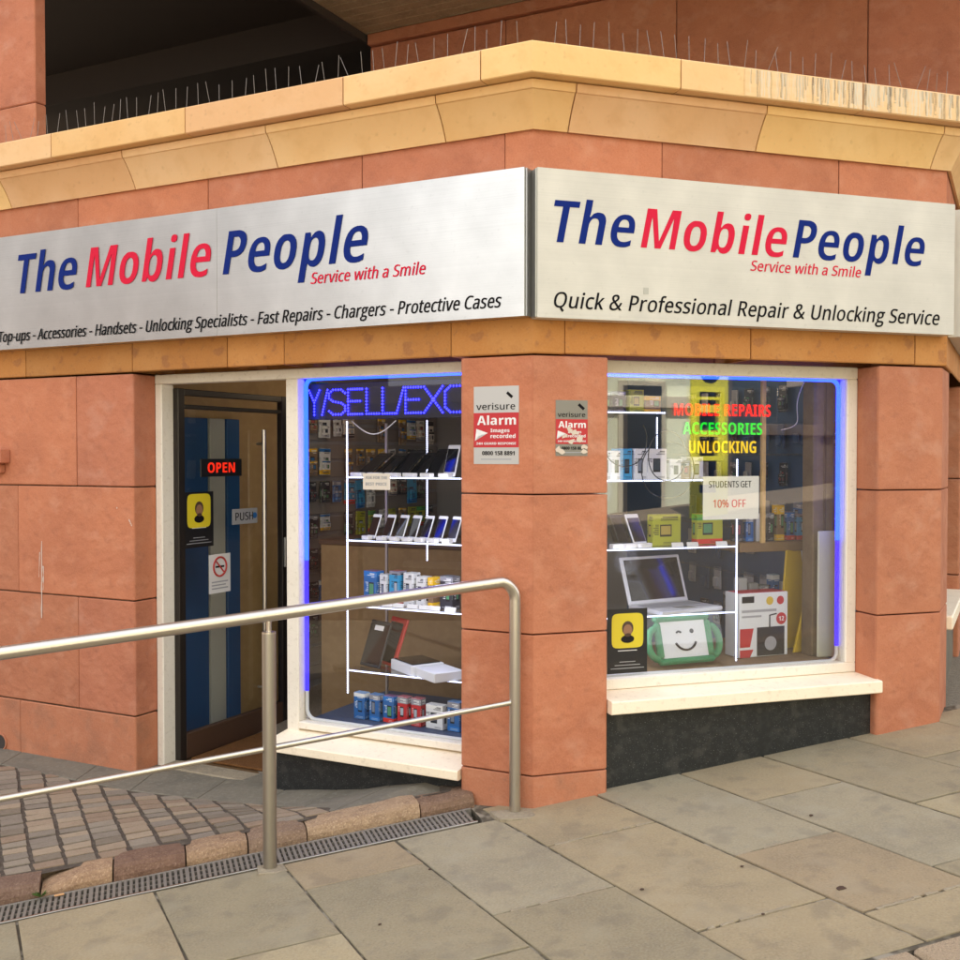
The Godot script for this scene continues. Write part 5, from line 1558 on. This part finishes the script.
	part("round_badge", disc(0.021, 16, 0.001), M.card_yellow, sb, Transform3D(Basis(), Vector3(bw * 0.62, bh * 0.87, 0.0005)))
	part("round_badge", disc(0.021, 16, 0.001), M.card_red, sb, Transform3D(Basis(), Vector3(bw * 0.84, bh * 0.87, 0.0005)))
	part("size_badge", disc(0.030, 16, 0.001), M.card_red, sb, Transform3D(Basis(), Vector3(bw * 0.86, bh * 0.58, 0.0005)))
	part("size_figure", lettering("12", true, 0.030, 0.022), M.white_ink, sb, Transform3D(Basis(), Vector3(bw * 0.86 - 0.015, bh * 0.58 - 0.011, 0.0017)))
	part("pictured_speaker", bm(Vector3(bw * 0.36, 0.004, 0), Vector3(bw * 0.93, bh * 0.46, 0.0012), 0.0005), M.plastic_black, sb)
	part("pictured_handle", tm([Vector3(bw * 0.62, bh * 0.45, 0.001), Vector3(bw * 0.62, bh * 0.64, 0.001), Vector3(bw * 0.76, bh * 0.66, 0.001)], 0.004, 5), M.plastic_black, sb)
	part("pictured_cone", disc(0.035, 20, 0.0006), M.grey_ink, sb, Transform3D(Basis(), Vector3(bw * 0.64, bh * 0.2, 0.0013)))
	# yellow floor sign
	var fa := rp(792, 665, -0.46)
	var fs := thing("floor_sign", "folding yellow wet floor sign beside the loudspeaker carton", "floor sign", f * Transform3D(Basis(Vector3.UP, 0.2), Vector3(fa.x, yb0, -0.46)))
	for s in 2:
		var ys2 := begin()
		var zz2 := -0.10 * s
		prism(ys2, PackedVector2Array([Vector2(0.0, 0), Vector2(0.24, 0), Vector2(0.20, -0.5), Vector2(0.10, -0.5)]), 0.0, 0.012, 0.002)
		part("leaf", ys2.commit(), M.sign_yellow, fs, Transform3D(Basis(Vector3.RIGHT, PI / 2 + (0.1 if s == 0 else -0.1)), Vector3(0, 0, zz2)))
	# timber posts inside the window
	var t0 := rp(813, 500, -0.34); var t1 := rp(833, 500, -0.34)
	var tp := thing("timber_post", "weathered timber post inside the canted window", "post", f * Transform3D(Basis(), Vector3(t0.x, 0.44, -0.34)))
	part("post", bm(Vector3(0, 0.02, -0.09), Vector3(t1.x - t0.x, 1.7, 0), 0.004), M.timber, tp)
	part("batten", bm(Vector3((t1.x - t0.x) * 0.5, 0.03, 0.0005), Vector3((t1.x - t0.x) * 0.62, 1.69, 0.008), 0.002), M.wood_brown, tp)
	t0 = rp(762, 500, -0.42)
	solo("timber_batten", "thin pale timber batten between lit letters and dark room", "batten", bm(Vector3(0, 0, -0.02), Vector3(0.022, 1.0, 0), 0.002), M.batten, f * Transform3D(Basis(), Vector3(t0.x, 1.02, -0.42)))
	var sh0 := rp(740, 556, -0.62); var sh1 := rp(812, 556, -0.62)
	solo("timber_shelf", "plain timber shelf across the back of the canted window", "shelf", bm(Vector3(0, -0.05, -0.2), Vector3(sh1.x - sh0.x + 0.02, 0.0, 0), 0.003), M.ply, f * Transform3D(Basis(), Vector3(sh0.x, rp(770, 542, -0.62).y, -0.62)))
	# goods on that shelf
	for k in 7:
		var hh := rng.randf_range(0.10, 0.22)
		carton(f, Vector3(lerpf(sh0.x + 0.03, sh1.x - 0.03, k / 6.0), rp(770, 542, -0.62).y, -0.70), Vector3(0.045, hh, 0.05), [M.card_dark, M.card_blue, M.silver, M.card_dark, M.card_brown, M.card_blue, M.card_cyan][k], "%s accessory pack from the lit upright on the plain timber shelf" % ORD[k], "accessory packs on the timber shelf")
	for k in 6:
		var hh := rng.randf_range(0.08, 0.2)
		carton(f, Vector3(lerpf(sh0.x + 0.05, sh1.x - 0.05, k / 5.0), yb0 + 0.17, -0.80), Vector3(0.05, hh, 0.05), [M.card_dark, M.silver, M.grey_ink, M.card_dark, M.card_blue, M.silver][k], "%s small pack from the lit upright behind the loudspeaker carton" % ORD[k], "packs behind the loudspeaker carton")
	solo("side_curtain", "pale cloth panel hanging at the right edge of the canted window", "cloth panel", bm(Vector3(0, 0, -0.012), Vector3(0.10, 0.62, 0), 0.004), M.curtain, f * Transform3D(Basis(), Vector3(rp(818, 600, -0.30).x, 0.462, -0.30)))
	# loose cables
	for k in 3:
		var c := [rp(667, 456, -0.27), rp(625, 440, -0.27), rp(668, 470, -0.28)][k] as Vector3
		var rr: float = [0.085, 0.10, 0.13][k]
		solo("cable", ["thin black cable looped in front of the upper cartons", "thin dark cable coil behind the window edge", "long black cable loop hanging under the short lit shelf"][k], "cable", tm(arc(rr, 0.3 + k, TAU - 0.4 + k, 28, Vector3(0, 0, 0)).map(func(p): return Vector3(p.x, p.y * [1.35, 1.2, 1.0][k], 0.02 * sin(p.x * 20.0))), 0.0026, 6), M.plastic_black, f * Transform3D(Basis(), c))
	var cc := []
	for k in 15:
		var u := k / 14.0
		cc.append(rp(lerpf(781, 812, u) + 6.0 * sin(u * 6.0), lerpf(430, 372, u) + 14.0 * sin(u * PI), -0.3))
	solo("cable", "thin pale cable trailing down beside the timber post", "cable", tm(cc.map(func(p): return p - cc[0]), 0.0026, 6), M.grey_ink, f * Transform3D(Basis(), cc[0]))

# ---------------------------------------------------------------- the room behind
func build_interior():
	var inv := shop.transform.affine_inverse() * FL
	var poly := PackedVector2Array([Vector2(-2.5, -0.155), Vector2(-0.06, -0.155), Vector2(1.26, -1.49), Vector2(-0.84, -3.6), Vector2(-2.5, -3.6)])
	var st := begin()
	prism(st, poly, -0.30, -0.175, 0.0, false)
	part("room_floor", st.commit(), M.shop_floor, shop, inv)
	st = begin()
	var cpoly := PackedVector2Array([Vector2(-2.5, -0.29), Vector2(-0.13, -0.29), Vector2(1.15, -1.58), Vector2(-0.84, -3.6), Vector2(-2.5, -3.6)])
	prism(st, cpoly, 2.12, 2.22, 0.0, false)
	part("room_ceiling", st.commit(), M.shop_dark, shop, inv)
	part("room_wall", bm(Vector3(-2.62, -0.30, -3.7), Vector3(-2.502, 2.22, -0.302), 0), M.tan_wall, shop, inv)
	part("room_wall", bm(Vector3(-2.62, -0.30, -3.8), Vector3(0.2, 2.22, -3.602), 0), M.shop_dark, shop, inv)
	sp("room_wall", bm(Vector3(1.955, -0.2, -3.4), Vector3(2.05, 2.22, -0.302), 0), M.shop_blue, FR)
	# ceiling lamps
	for k in 2:
		var p := [Vector3(-1.7, 2.09, -1.6), Vector3(-0.1, 2.09, -2.0)][k] as Vector3
		var l := thing("ceiling_lamp", ["lit ceiling lamp inside the shop above the door mat", "lit ceiling lamp inside the shop above the counter"][k], "lamp", FL * Transform3D(Basis(), p))
		part("housing", bm(Vector3(-0.3, 0.0, -0.06), Vector3(0.3, 0.03, 0.06), 0.004), M.plastic_white, l)
		part("lamp_tube", tm([Vector3(-0.28, -0.02, 0), Vector3(0.28, -0.02, 0)], 0.016, 8), M.lamp_white, l)
		var om := OmniLight3D.new()
		om.name = "tube_light"
		om.light_color = Color(1.0, 0.9, 0.75)
		om.light_energy = 0.035
		om.light_size = 0.1
		om.omni_range = 6.0
		om.omni_attenuation = 2.0
		om.shadow_enabled = true
		om.position = Vector3(0, -0.12, 0)
		l.add_child(om)
	# counter and partition
	var c0 := lp(321, 600, -1.15)
	var ct := thing("counter", "plain tan board counter behind the window beside the door", "counter", FL * Transform3D(Basis(), Vector3(c0.x, -0.174, -1.15)))
	part("front", bm(Vector3(0, 0, -0.04), Vector3(1.35, 1.10, 0), 0.003), M.ply, ct)
	part("side", bm(Vector3(0, 0, -0.6), Vector3(0.03, 1.10, -0.041), 0.003), M.ply, ct)
	part("top", bm(Vector3(-0.01, 1.101, -0.62), Vector3(1.37, 1.13, 0.01), 0.004), M.wood_brown, ct)
	# wall of hanging goods seen past the rack
	var fw := side_frame(-2.495)
	var sw := thing("display_wall", "dark slatted display wall deep in the shop", "display wall", fw * Transform3D(Basis(), Vector3(1.72, -0.174, 0)))
	part("panel", bm(Vector3(0, 0, 0.0), Vector3(1.85, 2.2, 0.02), 0), M.shop_dark, sw)
	for k in 17: part("slat", bm(Vector3(0, 0.1 + 0.125 * k, 0.0205), Vector3(1.85, 0.2 + 0.125 * k, 0.032), 0.003), M.slat, sw)
	var mats := [M.paper_cream, M.card_dark, M.card_white, M.card_brown, M.card_dark, M.card_blue, M.card_dark, M.card_lime, M.card_cyan, M.card_dark]
	for row in 8:
		for col in 12:
			if rng.randf() < 0.2: continue
			var hh := rng.randf_range(0.11, 0.205)
			var top := 1.95 - row * 0.225
			var px := 1.82 + 0.145 * col + rng.randf_range(-0.01, 0.01)
			var m: Material = mats[rng.randi() % mats.size()]
			if row < 3: m = [M.paper_cream, M.card_brown, M.paper_cream, M.card_white][rng.randi() % 4]
			pack(fw, Vector3(px, top - hh, 0.05), rng.randf_range(0.09, 0.125), hh, m, "%s pack from the door side in the %s hanging row of the slatted wall" % [ORD[col], ORD[row]], "packs on the slatted wall")
	# goods on the blue side wall behind the canted window
	var fr := FR * Transform3D(Basis(Vector3(0, 0, 1), Vector3.UP, Vector3(-1, 0, 0)), Vector3(1.955, 0, 0))
	for row in 7:
		for col in 10:
			if rng.randf() < 0.2: continue
			var hh := rng.randf_range(0.10, 0.17)
			pack(fr, Vector3(-2.1 + 0.17 * col + rng.randf_range(-0.02, 0.02), 1.85 - row * 0.22 - hh, 0.03), rng.randf_range(0.06, 0.1), hh, [M.card_dark, M.card_blue, M.grey_ink, M.card_dark, M.shop_blue, M.silver, M.card_dark][rng.randi() % 7], "%s pack from the back in the %s hanging row of the blue side wall" % [ORD[col], ORD[row]], "packs on the blue side wall")
	# grey panel lamp high on the blue wall
	solo("wall_panel", "pale grey panel high on the dark blue wall", "panel", bm(Vector3(0, 0, 0), Vector3(0.22, 0.10, 0.03), 0.004), M.tube_off, fr * Transform3D(Basis(), Vector3(-1.0, 1.83, 0.035)))
	for y in [0.75, 1.02, 1.45]:
		solo("wall_shelf", "glass shelf on the dark blue side wall at %s" % ["knee height", "waist height", "head height"][[0.75, 1.02, 1.45].find(y)], "shelf", bm(Vector3(0, 0, 0), Vector3(1.7, 0.012, 0.14), 0), M.shelf_glass, fr * Transform3D(Basis(), Vector3(-2.2, y, 0.0)))
const ORD := ["first", "second", "third", "fourth", "fifth", "sixth", "seventh", "eighth", "ninth", "tenth", "eleventh", "twelfth"]
func pack(f: Transform3D, p: Vector3, w: float, h: float, m: Material, label: String, group: String):
	var o := solo("hanging_pack", label, "pack", null, printed(m), f * Transform3D(Basis(Vector3.BACK, rng.randf_range(-0.05, 0.05)) * Basis(Vector3.UP, rng.randf_range(-0.15, 0.15)), p), group)
	var st := begin()
	box(st, Vector3(-w / 2, 0, 0), Vector3(w / 2, h, 0.012), 0.003)
	box(st, Vector3(-w * 0.34, h * 0.1, 0.012), Vector3(w * 0.34, h * 0.55, 0.03), 0.006)
	o.mesh = st.commit()

# ---------------------------------------------------------------- stickers, stains, litter
func alarm_sticker(f: Transform3D, a: Vector2, b: Vector2, label: String, torn: bool):
	var p := on_frame(f, a.x, b.y); var q := on_frame(f, b.x, a.y)
	var w := q.x - p.x; var h := q.y - p.y
	var t := thing("alarm_sticker", label, "sticker", f * Transform3D(Basis(), Vector3(p.x, p.y, 0.0)))
	var z := 0.0015
	part("sheet", bm(Vector3(0, 0, 0), Vector3(w, h, z), 0), M.sticker_grey if torn else M.sticker_silver, t)
	part("red_band", bm(Vector3(0, h * 0.215, z), Vector3(w, h * 0.66, z + 0.0008), 0), M.card_red, t)
	var z2 := z + 0.0009
	part("brand_lettering", lettering("verisure", false, w * 0.86, h * 0.085), M.black_ink, t, Transform3D(Basis(), Vector3(w * 0.06, h * 0.70, z + 0.0002)))
	part("emblem", bm(Vector3(-0.016, -0.006, 0), Vector3(0.016, 0.006, 0.0008), 0), M.black_ink, t, Transform3D(Basis(Vector3.BACK, -0.7), Vector3(w * 0.80, h * 0.885, z)))
	part("lettering", lettering("Alarm", true, w * 0.86, h * 0.115), M.white_ink, t, Transform3D(Basis(), Vector3(w * 0.08, h * 0.505, z2)))
	part("lettering", lettering("Images", true, w * 0.42, h * 0.045), M.white_ink, t, Transform3D(Basis(), Vector3(w * 0.38, h * 0.41, z2)))
	part("lettering", lettering("recorded", true, w * 0.55, h * 0.05), M.white_ink, t, Transform3D(Basis(), Vector3(w * 0.38, h * 0.335, z2)))
	part("lettering", lettering("24H GUARD RESPONSE", true, w * 0.88, h * 0.03), M.white_ink, t, Transform3D(Basis(), Vector3(w * 0.06, h * 0.25, z2)))
	var cs := begin()
	quad(cs, Vector3(w * 0.03, h * 0.30, z2 + 0.0004), Vector3(w * 0.10, h * 0.36, z2 + 0.0004), Vector3(w * 0.32, h * 0.40, z2 + 0.0004), Vector3(w * 0.06, h * 0.455, z2 + 0.0004), Vector3.BACK)
	part("camera_mark", cs.commit(), M.white_ink, t)
	part("lettering", lettering("0800 158 8891", true, w * 0.72, h * 0.052), M.black_ink, t, Transform3D(Basis(), Vector3(w * 0.19, h * 0.115, z + 0.0002)))
	part("text_line", bm(Vector3(w * 0.16, h * 0.055, z), Vector3(w * 0.84, h * 0.07, z + 0.0004), 0), M.grey_ink, t)
	if torn:
		rng.seed = 5
		for k in 9:
			var ts := begin()
			var pl := PackedVector2Array()
			for j in 8:
				var an := TAU * j / 8
				var r := rng.randf_range(0.004, 0.016)
				pl.append(Vector2(cos(an) * r * 1.4, sin(an) * r))
			prism(ts, pl, 0, 0.0006, 0.0002)
			var pos := [Vector2(0.62, 0.42), Vector2(0.42, 0.47), Vector2(0.75, 0.30), Vector2(0.3, 0.36), Vector2(0.2, 0.06), Vector2(0.85, 0.07), Vector2(0.5, 0.27), Vector2(0.88, 0.16), Vector2(0.1, 0.12)][k] as Vector2
			part("torn_patch", ts.commit(), M.torn, t, Transform3D(Basis(Vector3.RIGHT, PI / 2), Vector3(w * pos.x, h * pos.y, z2 + 0.0016)))
func blob(r: float, n: int, flatten := 1.0) -> PackedVector2Array:
	var pl := PackedVector2Array()
	for j in n:
		var an := TAU * j / n
		pl.append(Vector2(cos(an), sin(an) * flatten) * r * rng.randf_range(0.75, 1.15))
	return pl
func build_small():
	alarm_sticker(FL, Vector2(474, 385.5), Vector2(519, 464), "silver and red alarm sticker in good repair on the corner pillar", false)
	alarm_sticker(FR, Vector2(555.5, 400.5), Vector2(587.5, 456), "smaller torn and faded alarm sticker on the corner pillar", true)
	rng.seed = 31
	# stone bracket on the left wall
	var b := lp(12, 457, 0)
	var br := thing("wall_bracket", "small red stone ledge on a bracket at the left wall", "bracket", FL * Transform3D(Basis(), Vector3(b.x, b.y, 0)))
	part("ledge", bm(Vector3(-0.5, -0.035, 0.001), Vector3(-0.01, 0.045, 0.07), 0.006), M.red[1], br)
	part("support", bm(Vector3(-0.45, -0.09, 0.001), Vector3(-0.05, -0.036, 0.04), 0.006), M.red[4], br)
	# drain hole
	var d := lp(1, 742, 0)
	var hole := thing("drain_hole", "round dark drain pipe mouth low in the left wall", "drain", FL * Transform3D(Basis(), Vector3(d.x, d.y, 0)))
	part("mouth", disc(0.042, 20, 0.002), M.recess, hole, Transform3D(Basis(), Vector3(0, 0, 0.001)))  # flat disc, shade inside the pipe painted as its colour
	part("rim", tm(arc(0.045, 0, TAU, 20, Vector3(0, 0, 0.003)), 0.005, 6), M.red[4], hole)
	# chewing gum trodden flat
	for k in 7:
		var px: Vector2 = [Vector2(841, 889), Vector2(811, 816), Vector2(742, 867), Vector2(763, 915), Vector2(430, 870), Vector2(642, 890), Vector2(380, 925)][k]
		var r := ray(px.x, px.y)
		var n := G.basis.y
		var t := (G.origin - EYE).dot(n) / r.dot(n)
		var pos := G.affine_inverse() * (EYE + r * t)
		var st := begin()
		var rad: float = [0.017, 0.009, 0.007, 0.007, 0.006, 0.008, 0.006][k]
		prism(st, blob(rad, 10, 0.8), 0, 0.002, 0.0008, false)
		solo("chewing_gum", ["large dark brown gum spot on the pavement before the canted window", "small gum spot on the flagstone under the canted window sill", "tiny gum spot beside a cross joint before the canted window", "tiny gum spot between the large gum spot and the corner pillar", "tiny gum spot on the flagstones before the handrail end post", "tiny gum spot on the flagstones before the corner pillar", "tiny gum spot on the flagstones between the two handrail posts"][k], "gum", st.commit(), M.gum, G * Transform3D(Basis(), Vector3(pos.x, 0.0025, pos.z)), "gum spots on the pavement")
	# litter and a weed in the kerb joint
	solo("litter", "crumpled orange scrap of litter lying by the drain channel", "litter", bm(Vector3(-0.018, 0, -0.005), Vector3(0.018, 0.006, 0.005), 0.002), M.orange, FR * Transform3D(Basis(Vector3.UP, 0.25), Vector3(-1.85, pave(-1.85) + 0.003, -0.12)))
	var wd := thing("weed", "small green weed growing in the kerb joint", "plant", FR * Transform3D(Basis(), Vector3(-1.915, pave(-1.915), -0.150)))
	for k in 11:
		var an := rng.randf_range(0, TAU); var l := rng.randf_range(0.02, 0.045)
		var tip := Vector3(cos(an) * l, rng.randf_range(0.015, 0.035), absf(sin(an)) * l)
		var st := begin()
		var sd := Vector3(-sin(an), 0, cos(an)) * 0.006
		quad(st, Vector3.ZERO, tip * 0.6 + sd, tip, tip * 0.6 - sd, Vector3.UP)
		part("leaf", st.commit(), M.leaf, wd)
	# limewash runs on the left wall
	var di := -1
	for s in [[42.0, 541.0, 42.0, 618.0], [40.0, 552.0, 39.0, 577.0], [43.5, 566.0, 43.5, 590.0], [129.0, 519.0, 132.0, 526.0], [117.0, 507.0, 117.5, 509.0]]:
		di += 1
		var p0 := lp(s[0], s[1]); var p1 := lp(s[2], s[3])
		var pts := PackedVector2Array()
		var n := 8
		for k in n + 1: pts.append(Vector2(lerpf(p0.x, p1.x, k / float(n)) + rng.randf_range(-0.003, 0.003) - rng.randf_range(0.001, 0.004), -lerpf(p0.y, p1.y, k / float(n))))
		for k in n + 1: pts.append(Vector2(lerpf(p1.x, p0.x, k / float(n)) + rng.randf_range(0.001, 0.0045), -lerpf(p1.y, p0.y, k / float(n))))
		var base := Vector2(p0.x, -p0.y)
		var st := begin()
		prism(st, Transform2D(0, -base) * pts, 0, 0.0006, 0.0001, false)
		solo("limewash_run", ["longest pale dribble dried on the red left wall", "short pale dribble beside the top of the longest one", "middling pale dribble touching the longest one", "small pale splash on the red wall near the door jamb", "tiny pale fleck on the red wall near the door jamb"][di], "stain", st.commit(), M.chalk, FL * Transform3D(Basis(Vector3.RIGHT, PI / 2), Vector3(p0.x, p0.y, 0.0018)), "pale dribbles on the left wall")
